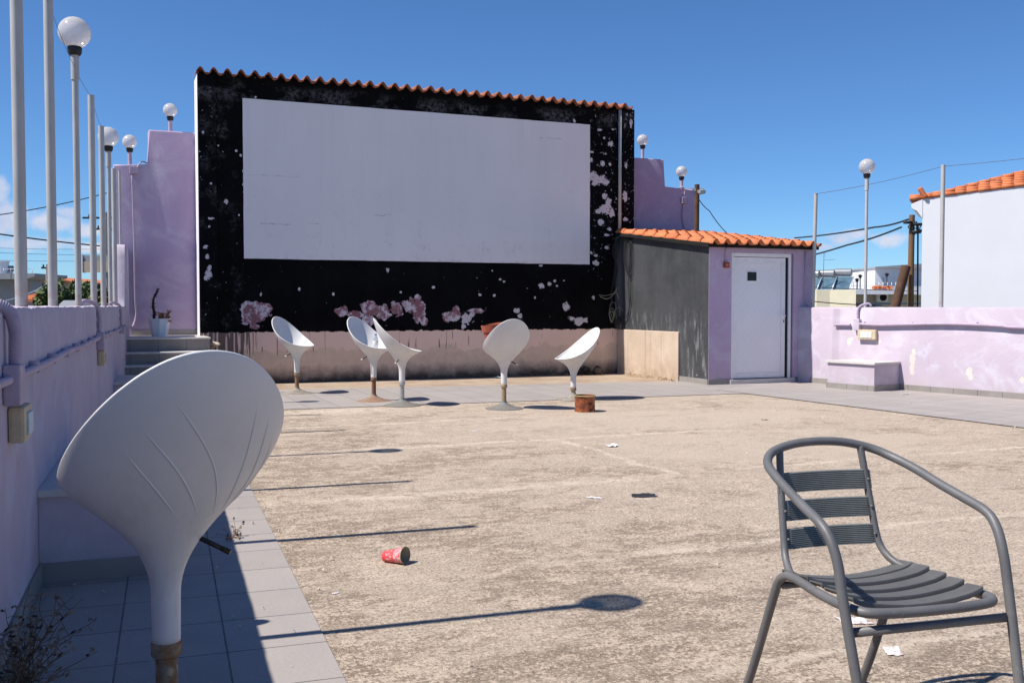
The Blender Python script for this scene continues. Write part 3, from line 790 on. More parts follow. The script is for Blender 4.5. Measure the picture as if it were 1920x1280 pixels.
# conduits and junction boxes on the wings
bm = BM(); cs, cz = sw(247, 312)
zlow = .86
lwj = (isect(lwall(0), LD, WB, U) - WB).dot(U)
tube(bm, smooth_pts([(lwj + .02, -.16, .84), (lwj + .05, -.06, .88), (cs + .03, -.015, 1.02), (cs + .02, -.012, 1.3), (cs + .015, -.012, 2.2), (cs, -.012, zA - .06)], 6), .013, 8)
new_obj('conduit', bm, M['purple_pipe'], wl_t)
bm = BM(); box(bm, cs - .03, cs + .09, -.05, -.001, zA - .12, zA - .02, .008)
new_obj('junction_box', bm, M['purple_pipe'], wl_t)
bm = BM(); tube(bm, smooth_pts([(cs + .07, -.02, zA - .03), (cs + .14, .02, zA + .06), (cs + .24, .06, zA + .03), (cs + .28, .08, zA + .005)], 6), .010, 8)
new_obj('cable_loop', bm, M['purple_pipe'], wl_t)
c2, _ = sw(1281, 376)
zc = sw(1281, 376)[1]
bm = BM(); box(bm, c2 - .05, c2 + .05, -.05, -.001, zc - .06, zc + .06, .008)
new_obj('junction_box', bm, M['purple_pipe'], wr_t)
bm = BM(); tube(bm, smooth_pts([(c2, -.015, zc + .06), (c2 + .02, -.015, zA2 - .05), (c2 - .02, -.01, zA2 + .03), (c2 - .06, .05, zA2 + .012)], 6), .012, 8)
tube(bm, smooth_pts([(c2, -.015, zc - .06), (c2 - .02, -.015, zc - .25), (c2 + .03, -.015, zc - .5), (c2 + .25, -.015, zc - .68)], 6), .012, 8)
new_obj('conduit', bm, M['purple_pipe'], wr_t)

# ------------------------------------------------------------------ parapets
def parapet(name, label, org, ang, L0, L1, top, m, extra=None, th=.2, skirt=True, seed=0.0, skirt_from=0):
    t = thing(name, label, 'wall', org, ang)
    bm = BM()
    n = int((L1 - L0) / .06)
    ring = []
    for i in range(n + 1):
        x = L0 + (L1 - L0) * i / n
        def tz(y): return top(x) + .007 * mnoise.noise(Vector((x * 3.1 + seed, y * 4, 1))) + .004 * mnoise.noise(Vector((x * 14 + seed, y * 9, 5)))
        prof = [(0, -.2), (0, top(x) - .02 + .006 * mnoise.noise(Vector((x * 8, 0, 3)))), (.012, tz(.01)), (th * .5, tz(.5) + .004), (th - .012, tz(.9)), (th, top(x) - .02), (th, -3.6)]
        ring.append([bm.verts.new((x, y, z)) for y, z in prof])
    for a, b in zip(ring, ring[1:]):
        for k in range(len(a) - 1):
            bm.faces.new((a[k], b[k], b[k + 1], a[k + 1]))
    bm.faces.new(ring[0]); bm.faces.new(ring[-1][::-1])
    new_obj('wall', bm, m, t, auto=35)
    if skirt:
        bm = BM(); x = max(L0, skirt_from)
        while x < L1 - .1:
            w = min(.33, L1 - x)
            box(bm, x + .0015, x + w - .0015, -.013, -.0005, -.05, .085, .002, seg=1); x += w
        new_obj('skirting', bm, M['skirt'], t)
    return t
def ltop(x):
    Y = x * LD.y
    return 1.143 if Y < 12.95 else 1.143 + min(1, (Y - 12.95) / .35) * .82
LW = parapet('parapet_wall', 'long shaded lilac parapet carrying a row of steel poles on the left', lwall(0), angL, -3, 14.25 / LD.y, ltop, M['purple_left'])
angR = math.atan2(RD.y, RD.x)
RW = parapet('parapet_wall', 'sunlit lilac parapet with flaking patches running right from the shed', RA, angR, -.35, 12, lambda x: 1.127, M['purple_right'], seed=40)

def lx(Y): return Y / LD.y                     # distance along the left wall
def conduit(parent, pts, r, name='conduit', clips=None, seg=10):
    bm = BM(); tube(bm, smooth_pts(pts, 6), r, seg)
    if clips:
        for x, z, w in clips: box(bm, x - .006, x + .006, -2 * r - .006, -.0005, z - r - .004, z + r + .012, .002, seg=1)
    return new_obj(name, bm, M['purple_pipe'], parent, auto=50)
# left: horizontal run, three drops with boxes and sockets
xs = [lx(y) for y in (3.32, 4.2, 5.2, 6.2, 7.2, 7.66)]
conduit(LW, [(lx(-1), -.02, .91), (lx(2), -.02, .915), (lx(3.38), -.02, .905), (lx(4.4), -.021, .905), (lx(5.2), -.02, .912), (lx(6.2), -.022, .905), (lx(7.6), -.02, .908)], .0155,
        clips=[(lx(y), .907, .026) for y in (3.9, 4.5, 5.1, 5.7, 6.25, 6.8, 7.3)])
conduit(LW, [(lx(7.75), -.018, .905), (lx(9), -.019, .9), (lx(10.5), -.018, .89), (lx(12), -.018, .885), (lx(13.6), -.018, .86)], .012, clips=[(lx(y), .895, .02) for y in (8.3, 9.1, 10.0, 11.2, 12.3)])
bm = BM()                                       # corrugated riser
cp = smooth_pts([(lx(3.33), -.03, .90), (lx(3.325), -.032, 1.0), (lx(3.325), -.032, 1.07), (lx(3.31), -.012, 1.135), (lx(3.29), .06, 1.168), (lx(3.28), .12, 1.17)], 34)
tube(bm, cp, [.0225 if k % 3 else .0185 for k in range(len(cp))], 12)
new_obj('corrugated_conduit', bm, M['purple_pipe'], LW)
def riser(Y, r=.017):
    conduit(LW, [(lx(Y), -.02, .92), (lx(Y), -.022, 1.0), (lx(Y) - .005, -.02, 1.1), (lx(Y) - .03, .0, 1.16), (lx(Y) - .12, .07, 1.185), (lx(Y) - .24, .1, 1.165)], r, clips=[(lx(Y), 1.0, .006), (lx(Y), 1.08, .006)])
riser(7.66); riser(11.3, .013)
for Y, w, h, z in ((3.33, .075, .075, .895), (7.66, .06, .075, .885), (11.3, .05, .05, .885)):
    bm = BM(); box(bm, lx(Y) - w, lx(Y) + w * .6, -.055, -.0005, z - h, z + h * .8, .008)
    new_obj('junction_box', bm, M['purple_pipe'], LW)
def socket_box(parent, x, z, w, h, sw_m, n=3, plate='socket_plate'):
    bm = BM(); box(bm, x - w, x + w, -.055, -.0005, z - h, z + h, .014)
    o = new_obj('socket_box', bm, M[plate], parent)
    for k in range(n):
        bm = BM(); cx = x - w * .62 + (k + .5) * w * 1.24 / n
        box(bm, cx - w * .19, cx + w * .19, -.063, -.054, z - h * .62, z + h * .62, .003)
        new_obj('socket_cover' if n == 1 else 'switch', bm, M[sw_m], o)
socket_box(LW, lx(3.44), .745, .095, .062, 'switch_blue')
socket_box(LW, lx(7.72), .745, .05, .06, 'socket_plate', 1)
# right
def rp(px, py):
    d = ray(px, py); t = RA.dot(RN) / d.dot(RN); p = d * t
    return (p - RA).dot(RD), p.z + CAM_H
pts = []
for px, py in ((1611, 607), (1650, 609), (1700, 608), (1760, 607), (1820, 608), (1880, 611), (1920, 614)):
    x, z = rp(px, py); pts.append((x, -.035, z))
x_end, z_end = pts[-1][0], pts[-1][2]
pts += [(x_end + 1.5, -.035, z_end - .01), (x_end + 6, -.035, z_end)]
conduit(RW, pts, .019, clips=[(p[0] + .1, p[2], .03) for p in pts[:7:2]])
a = rp(1567, 609); b = rp(1597, 609)
conduit(RW, [(a[0], -.03, a[1]), (b[0] * .5 + a[0] * .5, -.03, b[1]), (b[0], -.03, b[1])], .018, name='conduit_stub')
x, z = rp(1610, 607)
conduit(RW, [(x, -.02, z), (x, -.022, 1.0), (x, -.02, 1.09), (x + .03, .0, 1.15), (x + .1, .07, 1.18), (x + .13, .1, 1.15)], .016)
bm = BM(); box(bm, x - .05, x + .045, -.055, -.0005, z - .09, z + .07, .008); new_obj('junction_box', bm, M['purple_right'], RW)
x, z = rp(1622, 627); socket_box(RW, x + .06, z, .15, .07, 'switch_white')

# ------------------------------------------------------------------ poles, globe lamps
def pole(loc, z0, z1, r, label, m='galv', lean=(0, 0), cat='pole', grp='bare steel poles on the parapets'):
    bm = BM()
    tube(bm, [(0, 0, z0), (lean[0] * .5, lean[1] * .5, (z0 + z1) / 2), (lean[0], lean[1], z1)], r, 14)
    bmesh.ops.translate(bm, verts=bm.verts, vec=(0, 0, -z0))
    o = new_obj('steel_pole', bm, M[m], None, auto=40, loc=(loc[0], loc[1], z0))
    return tag(o, label, cat, grp)
def polexy(px, Y): return Vector(((px - 960) / F * Y, Y, 0))
PL = [(41, 4.48, 2.93, 'thick near steel pole at the left picture edge, its top out of view'), (100, 5.82, 2.93, 'rust topped steel pole second from the left picture edge'),
      (177, 8.5, 2.93, 'steel pole ending in the sky just right of the near globe lamp'), (195, 9.84, 2.91, 'steel pole rising close to the left of the farther left wall globe lamp'),
      (217, 12.5, 2.86, 'thin steel pole standing before the left end of the lilac stepped wall')]
for px, Y, zt, lab in PL:
    p = polexy(px, Y); pole(p, 1.12, zt, .0265, lab)
p = polexy(228, 13.75); p += LN * -.0
pole(p, 1.53, 3.0, .017, 'short thin pole fixed to the sloping end of the left parapet')
def rtop(px, off=.10):
    d = ray(px, 600); o = RA + RN * off; t = o.dot(RN) / d.dot(RN); p = d * t; return Vector((p.x, p.y, 0))
pole(rtop(1523.5), 1.10, 2.82, .028, 'slightly tilted steel pole at the right corner of the shed', lean=(.03, 0))
pole(rtop(1764), 1.10, 3.0, .028, 'steel pole in front of the big white house wall')
pole(RA + RD * 5.2 + RN * .1, 1.10, 3.0, .028, 'steel pole on the right parapet beyond the right picture edge')

def make_lamp(loc, z0, zg, label, m, r=.105, neck=True, pr=.022, grp='globe lamps'):
    t = thing('globe_lamp', label, 'lamp', (loc[0], loc[1], z0), random.uniform(0, 6), grp)
    H = zg - z0
    bm = BM(); ztop = H - r - .045
    if neck:
        tube(bm, [(0, 0, 0), (0, 0, ztop - .17)], pr, 12)
        lathe(bm, [(pr, ztop - .18), (pr * 1.28, ztop - .178), (pr * 1.28, ztop), (pr, ztop)], 14)
    else:
        tube(bm, [(0, 0, 0), (0, 0, ztop)], pr, 12)
    new_obj('pole', bm, m, t, auto=40)
    bm = BM(); lathe(bm, [(0, ztop - .006), (.036, ztop - .006), (.046, ztop + .012), (.050, ztop + .048), (.046, ztop + .056), (0, ztop + .056)], 20)
    new_obj('collar', bm, M['collar'], t, auto=40)
    bm = BM()
    lathe(bm, [(r * math.sin(a), H - r * math.cos(a)) for a in (.44 + (PI - .44) * k / 22 for k in range(23))], 36)
    o = new_obj('globe', bm, M['globe'], t, smooth=True)
    bm = BM(); lathe(bm, [(0, ztop + .05), (.030, ztop + .05), (.030, ztop + .072), (.024, ztop + .078), (0, ztop + .080)], 16)
    new_obj('bulb', bm, M['bulb'], t, smooth=True)
    return t
make_lamp(polexy(148, 7.16), 1.12, 3.09, 'large globe lamp on a tall steel pole on the left parapet', M['galv'], .11)
make_lamp(polexy(208, 11.18), 1.12, 3.03, 'globe lamp on a tall pole half hidden by the pole at its left', M['galv'], .11)
make_lamp(lwall(3.14) + LN * .1, 1.12, 3.09, 'tall globe lamp beside the camera, seen only by its shadow', M['galv'], .11)
def wing_lamp(px, py, s_px, label, ztop):
    s0, z = wall_px(px, py, WB, .1)
    p = WB + V * .1 + U * s0
    make_lamp(p, ztop - .02, z, label, M['purple_pipe'], .10, False, .028)
wing_lamp(243, 266, 0, 'globe lamp on the lower step of the left lilac wall', zA)
wing_lamp(319, 207, 0, 'globe lamp on the upper step of the left lilac wall', zB)
wing_lamp(1205, 263, 0, 'globe lamp on the upper step of the right lilac wall', zB2)
wing_lamp(1278, 322, 0, 'globe lamp on the lower step of the right lilac wall', zA2)
make_lamp(rtop(1622), 1.10, 3.11, 'globe lamp on a tall pole on the right parapet', M['galv_plain'], .11)

def wire(name, pts, r, m, label, sag=0.0, grp=None, n=16):
    bm = BM(); P = []
    for a, b in zip(pts, pts[1:]):
        a, b = Vector(a), Vector(b)
        for k in range(n):
            t = k / n; q = a.lerp(b, t); q.z -= sag * 4 * t * (1 - t); P.append(q)
    P.append(Vector(pts[-1]))
    tube(bm, P, r, 5)
    o = new_obj(name, bm, m, None, smooth=True)
    return tag(o, label, 'wire', grp)
def ptop(px, Y, z, d=0): q = polexy(px, Y); q.z = z; return q
wire('wire', [ptop(41, 4.48, 2.9), ptop(100, 5.82, 2.9), ptop(148, 7.16, 2.84), ptop(177, 8.5, 2.92), ptop(195, 9.84, 2.90)], .0016, M['wire'], 'thin wire linking the tops of the left poles', .015)
wire('wire', [rtop(1526) + Vector((0, 0, 2.81)), rtop(1764) + Vector((0, 0, 2.98)), RA + RD * 5.2 + RN * .1 + Vector((0, 0, 2.97))], .0035, M['wire'], 'thin wire linking the tops of the right poles', .03)

# ------------------------------------------------------------------ benches
def bench(org, ang, L, D, label, inner_sign):
    """x along the wall, y towards the wall (bench occupies y 0..D)"""
    t = thing('masonry_bench', label, 'bench', org, ang, 'low benches built against the parapets')
    bm = BM(); box(bm, 0, L, 0, D, 0, .36, .006); new_obj('body', bm, M['purple_bench'], t)
    bm = BM(); box(bm, -.025, L + .025, -.03, D, .361, .392, .004); new_obj('slab', bm, M['marble'], t)
    bm = BM()
    x = 0
    while x < L - .02:
        w = min(.33, L - x); box(bm, x + .001, x + w - .001, -.012, -.0005, 0, .085, .002, seg=1); x += w
    for xx in (-.012, L + .0005): box(bm, xx, xx + .0115, -.012, D, 0, .085, .002, seg=1)
    new_obj('skirting', bm, M['skirt'], t)
    return t
# left benches: local x along LD, local y = LN (towards the wall)
for Y, L, lab in ((4.04, 1.45, 'shaded lilac bench with marble top right behind the near white chair'), (9.85, 1.0, 'shaded marble topped bench below the tiled steps')):
    p = lwall(Y) - LN * .50
    p = lwall(Y) + LD * .05 - LN * .49
    bench(p, angL, L, .49, lab, 1)
c0 = Vector((4.83, 13.25, 0))
rb = bench(c0 - RD * .76, angR, .76, ((RA - c0).dot(RN)) , 'sunlit lilac bench with a marble top against the right parapet', 1)
# scrap on it
bm = BM()
for k in range(5):
    a = random.random() * 6; lathe(bm, [(0, .012), (.03, .006), (.034, 0)], 7, (random.uniform(-.05, .05), random.uniform(-.03, .03), 0), a0=a)
q = gp(1672, 676, .392)
for vtx in bm.verts: vtx.co.z += random.uniform(0, .02)
o = new_obj('plastic_scrap', bm, M['red_scrap'], None, loc=(q.x, q.y, .393)); tag(o, 'small crumpled red scrap on the right marble bench', 'litter')

# ------------------------------------------------------------------ stairs (left, below the stepped wall)
st = thing('tiled_steps', 'grey tiled steps with pale nosings leading up to a landing below the left lilac wall', 'steps', W0 + V * .395, PHI)
sx0 = lwj + .005
sx1, _ = wall_px(386, 640, W0, -.3)
landz = .722
nos = []
fronts = [-1.30 + .0, -1.0, -.70, -.40]
hs = [.24, .39, .545, landz]
def step_front(px, Y):
    p = Vector(((px - 960) / F * Y, Y, 0)); return (p - (W0 + V * .395)).dot(V)
fr = [step_front(300, 12.4), step_front(300, 12.7), step_front(300, 13.0), step_front(300, 13.3)]
fr = sorted(fr)
for k in range(4):
    y1 = fr[k + 1] if k < 3 else -.002
    xr = sx1 + (.0 if k == 3 else .05)
    bm = BM(); x = sx0
    box(bm, sx0 - .3, xr, fr[k] + .012, y1 + (.012 if k < 3 else 0), -.02, hs[k] - .022)
    new_obj('riser', bm, M['step_tile'], st)
    bm = BM(); box(bm, sx0 - .3, xr + .012, fr[k] - .012, y1 + (.006 if k < 3 else 0), hs[k] - .0215, hs[k], .007)
    new_obj('tread', bm, M['marble'], st)
bm = BM()
random.seed(3)
for k in range(34):
    zz = random.choice([.62, .58, .48, .42, .38, .22, .15, .05]); s0 = .04 + random.random() * .045
    c = Vector((sx1 + .03 + random.random() * .12, fr[3] + .06 + random.random() * .5 - (.3 if zz < .5 else 0), zz))
    mtx = Matrix.Translation(c) @ Matrix.Rotation(random.random() * 6, 4, Vector((random.random(), random.random(), 1)))
    r = bmesh.ops.create_icosphere(bm, subdivisions=2, radius=s0, matrix=mtx)
    for vv in r['verts']:
        d = vv.co - c; d.z *= .55; vv.co = c + d * (1 + .35 * mnoise.noise(vv.co * 22))
new_obj('broken_edge', bm, M['rubble'], st)

# flower pot with dead plant
pp = at(299, 622, 13.95)
fp = thing('flower_pot', 'white faceted flower pot holding a dead plant on the step landing', 'flower pot', (pp.x, pp.y, landz))
bm = BM(); lathe(bm, [(0, 0), (.10, 0), (.103, .035), (.112, .036), (.145, .235), (.156, .236), (.158, .25), (.142, .25), (.135, .20), (0, .20)], 8, a0=.35)
new_obj('pot', bm, M['pot_white'], fp)
bm = BM(); lathe(bm, [(0, .215), (.134, .205)], 16); new_obj('soil', bm, M['soil'], fp)
bm = BM(); random.seed(5)
spine = smooth_pts([(-.075, 0, .2), (-.07, 0, .33), (-.085, 0, .44), (-.07, .0, .54), (-.03, 0, .62), (-.01, 0, .67)], 6)
tube(bm, spine, [.022 - .012 * k / len(spine) for k in range(len(spine))], 7)
for k in range(70):
    c = spine[random.randrange(len(spine))]; a = random.random() * 2 * PI; L = random.uniform(.05, .09) * (1.3 - c.z)
    d = Vector((math.cos(a), math.sin(a), random.uniform(-.6, .5))); w = Vector((-math.sin(a), math.cos(a), 0)) * .018
    v = [bm.verts.new(c + w), bm.verts.new(c - w), bm.verts.new(c + d * L)]
    bm.faces.new(v)
new_obj('stem', bm, M['dead_stem'], fp)
bm = BM()
for k in range(90):
    cx = random.choice([.03, .05, .10, .115]); c = Vector((cx + random.uniform(-.03, .03), random.uniform(-.05, .05), .2 + random.random() * random.choice([.09, .13, .16])))
    a = random.random() * 6.28; d = Vector((math.cos(a), math.sin(a), random.uniform(-.8, .8))).normalized() * random.uniform(.022, .042)
    w = d.orthogonal().normalized() * .020
    bm.faces.new([bm.verts.new(c - d), bm.verts.new(c + w), bm.verts.new(c + d), bm.verts.new(c - w)])
new_obj('dry_leaves', bm, M['dead_leaf'], fp)

# ------------------------------------------------------------------ shed
shed = thing('shed', 'small lilac and black shed with an orange tiled lean-to roof and white door', 'shed', SH, PHI)
SW, SD, HF, HB = 1.84, 2.72, 1.99, 2.33
dx0, dx1, dz0, dz1 = .395, 1.50, .07, 1.925
bm = BM()       # front wall: two piers and lintel
box(bm, .002, dx0, 0, .16, 0, HF + .02, .006); new_obj('pier', bm, M['purple_shed'], shed)
bm = BM(); box(bm, dx1, SW, 0, .16, 0, HF + .02, .006); new_obj('pier', bm, M['purple_shed'], shed)
bm = BM(); box(bm, dx0, dx1, .003, .157, dz1, HF + .018); new_obj('lintel', bm, M['purple_shed'], shed)
bm = BM(); box(bm, dx0 - .03, dx1 + .02, -.03, .16, -.02, dz0, .008); new_obj('threshold', bm, M['marble'], shed)
# left side wall (black) with a rounded back corner
bm = BM(); prism(bm, [(.003, -.1), (SD, -.1), (SD, HB), (.003, HF + .02)], 0, .14, 'x')
for vtx in bm.verts: vtx.co.x = vtx.co.x
new_obj('side_wall', bm, M['shed_black'], shed)
bm = BM(); prism(bm, [(.161, 0), (SD, 0), (SD, HB), (.161, HF + .03)], SW - .14, SW - .002, 'x')
new_obj('side_wall', bm, M['purple_shed'], shed)
bm = BM(); box(bm, -.035, -.001, .765, SD - .02, -.02, .755, .012); new_obj('bare_plinth', bm, M['bare'], shed)
bm = BM()
lathe(bm, [(.10, .76), (.10, HB - .02)], 16, (.02, SD - .02, 0)); new_obj('rounded_corner', bm, M['shed_black'], shed, auto=40)
for (xa_, xb_, ya_, yb_) in ((0, .328, -.013, -.0005), (.332, .398, -.013, -.0005), (dx1 + .03, SW - .002, -.013, -.0005), (-.012, -.0005, 0, .33), (-.012, -.0005, .332, .762)):
    bm = BM(); box(bm, xa_, xb_, ya_, yb_, 0, .085, .002, seg=1); new_obj('skirting_tile', bm, M['skirt'], shed)
# door
bm = BM()
for (a, b, z0, z1) in ((dx0 + .002, dx0 + .05, dz0, dz1), (dx1 - .075, dx1 - .03, dz0, dz1), (dx0 + .05, dx1 - .075, dz1 - .055, dz1)):
    box(bm, a, b, .02, .10, z0 + .001, z1 - .001, .005)
new_obj('door_frame', bm, M['door_frame'], shed)
dr = bpy.data.objects.new('door', None); COL.objects.link(dr); dr.parent = shed
bpy.data.objects.remove(dr)
bm = BM(); lx_0, lx_1 = dx0 + .052, dx1 - .122
box(bm, lx_0 + .07, lx_1 - .075, .050, .07, dz0 + .09, dz1 - .16)
door = new_obj('door', bm, M['door'], shed)
bm = BM()
box(bm, lx_0, lx_0 + .069, .04, .08, dz0 + .012, dz1 - .062, .004); box(bm, lx_1 - .074, lx_1, .04, .08, dz0 + .012, dz1 - .062, .004)
box(bm, lx_0 + .07, lx_1 - .075, .0402, .0798, dz0 + .012, dz0 + .089, .004); box(bm, lx_0 + .07, lx_1 - .075, .0402, .0798, dz1 - .159, dz1 - .062, .004)
new_obj('stile', bm, M['door_frame'], door)
dpx = (1421 - 1376) / 104.0
bm = BM(); box(bm, .68, .875, .044, .052, 1.50, 1.665, .003); box(bm, .695, .86, .0425, .046, 1.515, 1.65); 
w = new_obj('window', bm, M['door_frame'], door)
bm = BM(); box(bm, .698, .857, .0395, .043, 1.518, 1.647); new_obj('pane', bm, M['dark_glass'], door)
bm = BM(); box(bm, lx_1 - .045, lx_1 - .02, .030, .042, .88, 1.06, .004)
tube(bm, smooth_pts([(lx_1 - .033, .035, 1.0), (lx_1 - .033, -.01, 1.0), (lx_1 - .06, -.018, 1.0), (lx_1 - .14, -.018, .998)], 5), .009, 8)
new_obj('handle', bm, M['door_frame'], door, auto=40)
bm = BM(); box(bm, lx_1 - .040, lx_1 - .025, .024, .031, .905, .94, .003); new_obj('lock', bm, M['plastic_foot'], door)
bm = BM(); box(bm, lx_1 + .001, dx1 - .076, .044, .095, dz0 + .003, dz1 - .06); new_obj('door_gap_shade', bm, M['dark_gap'], shed)  # solid dark strip; the shade between leaf and frame is its colour
bm = BM(); box(bm, lx_1 + .006, lx_1 + .03, .036, .0435, .85, 1.12); new_obj('strike_plate', bm, M['plastic_foot'], shed)
bm = BM(); box(bm, .245, .325, -.05, -.0005, 1.70, 1.785, .006)
sb = new_obj('siren_box', bm, M['red_box'], shed)
bm = BM(); lathe(bm, [(0, .012), (.018, .008), (.02, 0)], 12); bmesh.ops.rotate(bm, verts=bm.verts, matrix=Matrix.Rotation(R(90), 3, 'X')); bmesh.ops.translate(bm, verts=bm.verts, vec=(.28, -.05, 1.745)); new_obj('siren_lens', bm, M['dead_leaf'], sb)
bm = BM(); tube(bm, smooth_pts([(.275, -.012, 1.785), (.273, -.012, 1.9), (.28, -.012, 1.96), (.30, -.02, 1.99)], 5), .006, 6); new_obj('siren_cable', bm, M['purple_pipe'], sb)
# roof
slope = (HB - HF) / SD
bm = BM(); prism(bm, [(-.10, HF + .012 - .10 * slope), (SD - .05, HB), (SD - .05, HB + .05), (-.10, HF + .072 - .10 * slope)], -.075, SW + .04, 'x')
new_obj('roof_deck', bm, simple('bitumen', (.010, .0095, .009), .9, var=.3), shed)
bm = BM(); barrel(bm, SW + .06, 9, .19, .33, slope, h=.062)
rf = new_obj('roof_tiles', bm, M['terracotta'], shed, loc=(-.065, -.19, HF + .062 - .12 * slope))
# conduit on the right pier
bm = BM(); tube(bm, [(SW - .15, -.014, HF - .02), (SW - .15, -.014, 1.20), (SW - .02, -.014, 1.1)], .007, 6); new_obj('conduit', bm, M['purple_pipe'], shed)

# cable tangle in the corner
ct = thing('cable_tangle', 'tangled black and pale cables hanging in the corner of screen wall and shed', 'cables', W0 + U * wall_px(1156, 600)[0], PHI)
bm = BM(); random.seed(11)
for k in range(7):
    x = -.25 + random.uniform(-.03, .05); y = -.12 - random.uniform(0, .08)
    tube(bm, smooth_pts([(.02 - .0 * k, -.12 - .015 * k, 2.40), (-.05 - .02 * k, -.15, 2.1), (-.1 + .01 * k, -.10, 1.75), (-.12 + random.uniform(-.02, .02), -.05, 1.35), (-.10 + random.uniform(-.02, .02), -.06, .95), (-.08, -.09, .82)], 6), .005, 5)
new_obj('black_cables', bm, M['cable'], ct, smooth=True)
bm = BM()
for k in range(5):
    cx = random.uniform(-.20, .0); cz = random.uniform(.92, 1.1); rx = random.uniform(.03, .06); rz = random.uniform(.09, .17); y = -.08 - .02 * k
    tube(bm, smooth_pts([(cx + rx * math.cos(a) * (1 + .2 * random.random()), y - .03 * math.sin(a * 2), cz + rz * math.sin(a)) for a in (k2 * PI / 4 for k2 in range(8))], 5, True), .0042, 5, closed=True)
tube(bm, smooth_pts([(-.34, -.05, 1.30), (-.2, -.06, 1.27), (-.06, -.08, 1.38), (-.04, -.08, 1.45), (-.1, -.08, 1.36), (-.25, -.06, 1.32), (-.36, -.05, 1.33)], 6), .006, 5)
tube(bm, smooth_pts([(-.05, -.08, 1.4), (0, -.1, 1.2), (.0, -.12, 1.0), (.02, -.12, .7), (.04, -.13, .6)], 6), .006, 5)
new_obj('pale_cables', bm, M['cable_pale'], ct, smooth=True)
sc_t = thing('cable_coil', 'looped dark cable coil hanging down the black shed side', 'cables', SH, PHI)
bm = BM()
for k in range(4):
    y = SD - .30 - .03 * k
    tube(bm, smooth_pts([(-.02, y, 2.34), (-.035, y + .07, 2.1), (-.035, y + .03, 1.78 - .03 * k), (-.03, y - .09, 1.72 - .03 * k), (-.035, y - .14, 2.0), (-.02, y - .08, 2.33)], 6), .006, 5)
tube(bm, smooth_pts([(-.02, SD - .40, 2.3), (-.03, SD - .44, 1.8), (-.03, SD - .46, 1.3), (-.03, SD - .36, 1.0), (-.05, SD - .2, .9), (-.08, SD - .1, .95)], 6), .007, 5)
tube(bm, smooth_pts([(-.02, SD - .46, 2.3), (-.03, SD - .40, 1.6), (-.03, SD - .42, 1.1), (-.04, SD - .30, .8)], 6), .006, 5)
lathe(bm, [(0, 0), (.03, 0), (.03, .15), (0, .15)], 8, (-.09, SD - .17, .82))
new_obj('cable', bm, M['cable'], sc_t, smooth=True)

# leaves and grit swept into the corner
bm = BM(); random.seed(21)
base = W0 + U * 5.2
for k in range(420):
    f = random.random()
    if f < .45: p = W0 + U * random.uniform(4.3, 5.3) - V * abs(random.gauss(.03, .09))
    elif f < .8: p = SH + V * random.uniform(.7, 2.65) - U * (.04 + abs(random.gauss(0, .10)))
    else: p = W0 + U * random.uniform(-.4, 5.2) - V * abs(random.gauss(.02, .05))
    L = random.uniform(.008, .028); a = random.random() * 6.28
    d = Vector((math.cos(a), math.sin(a), random.uniform(-.1, .5))) * L; w = Vector((-math.sin(a), math.cos(a), random.uniform(-.2, .4))) * L * .6
    c = Vector((p.x, p.y, .012 + random.random() * .03))
    bm.faces.new([bm.verts.new(c - d), bm.verts.new(c + w), bm.verts.new(c + d), bm.verts.new(c - w)])
o = new_obj('leaf_litter', bm, M['leaf_litter']); o['kind'] = 'stuff'
o['label'] = 'dry leaves and grit swept along the wall foot'; 
bm = BM(); random.seed(77)
for k in range(520):
    if random.random() < .45:
        Yg = random.uniform(2.8, 11.5); p = lwall(Yg) - LN * (.02 + abs(random.gauss(0, .5)) % 1.5)
    else: p = Vector((random.uniform(-1.5, 5), random.uniform(3, 12), 0))
    if p.x < lwall(p.y).x + .02: continue
    L = random.choice([.003, .004, .005, .006, .009]); a = random.random() * 6.28
    d = Vector((math.cos(a), math.sin(a), .3)) * L; w = Vector((-math.sin(a), math.cos(a), .5)) * L * .8; cc_ = Vector((p.x, p.y, .008 + L * .5))
    q1, q2, q3_, q4 = (bm.verts.new(cc_ + e) for e in (d, w, -d, -w)); q5 = bm.verts.new(cc_ + Vector((0, 0, L)))
    for t3 in ((q1, q2, q5), (q2, q3_, q5), (q3_, q4, q5), (q4, q1, q5)): bm.faces.new(t3)
o = new_obj('grit', bm, M['rubble']); o['kind'] = 'stuff'; o['label'] = 'loose grit and crumbs scattered over tiles and concrete'
bm = BM()
for k in range(9):
    c = Vector((random.uniform(-.2, .2), random.uniform(-.08, .08), .05 + random.random() * .04)); rr = random.uniform(.05, .09)
    r = bmesh.ops.create_icosphere(bm, subdivisions=2, radius=rr, matrix=Matrix.Translation(c))
    for vv in r['verts']: vv.co = c + (vv.co - c) * (1 + .5 * mnoise.noise(vv.co * 16))
q = W0 + U * 4.95 - V * .12
o = new_obj('rubble_heap', bm, simple('dark_rubble', (.06, .045, .035), .95, var=.4, scale=20), None, loc=q); tag(o, 'small dark rubble heap in the corner where screen wall meets shed', 'rubble')

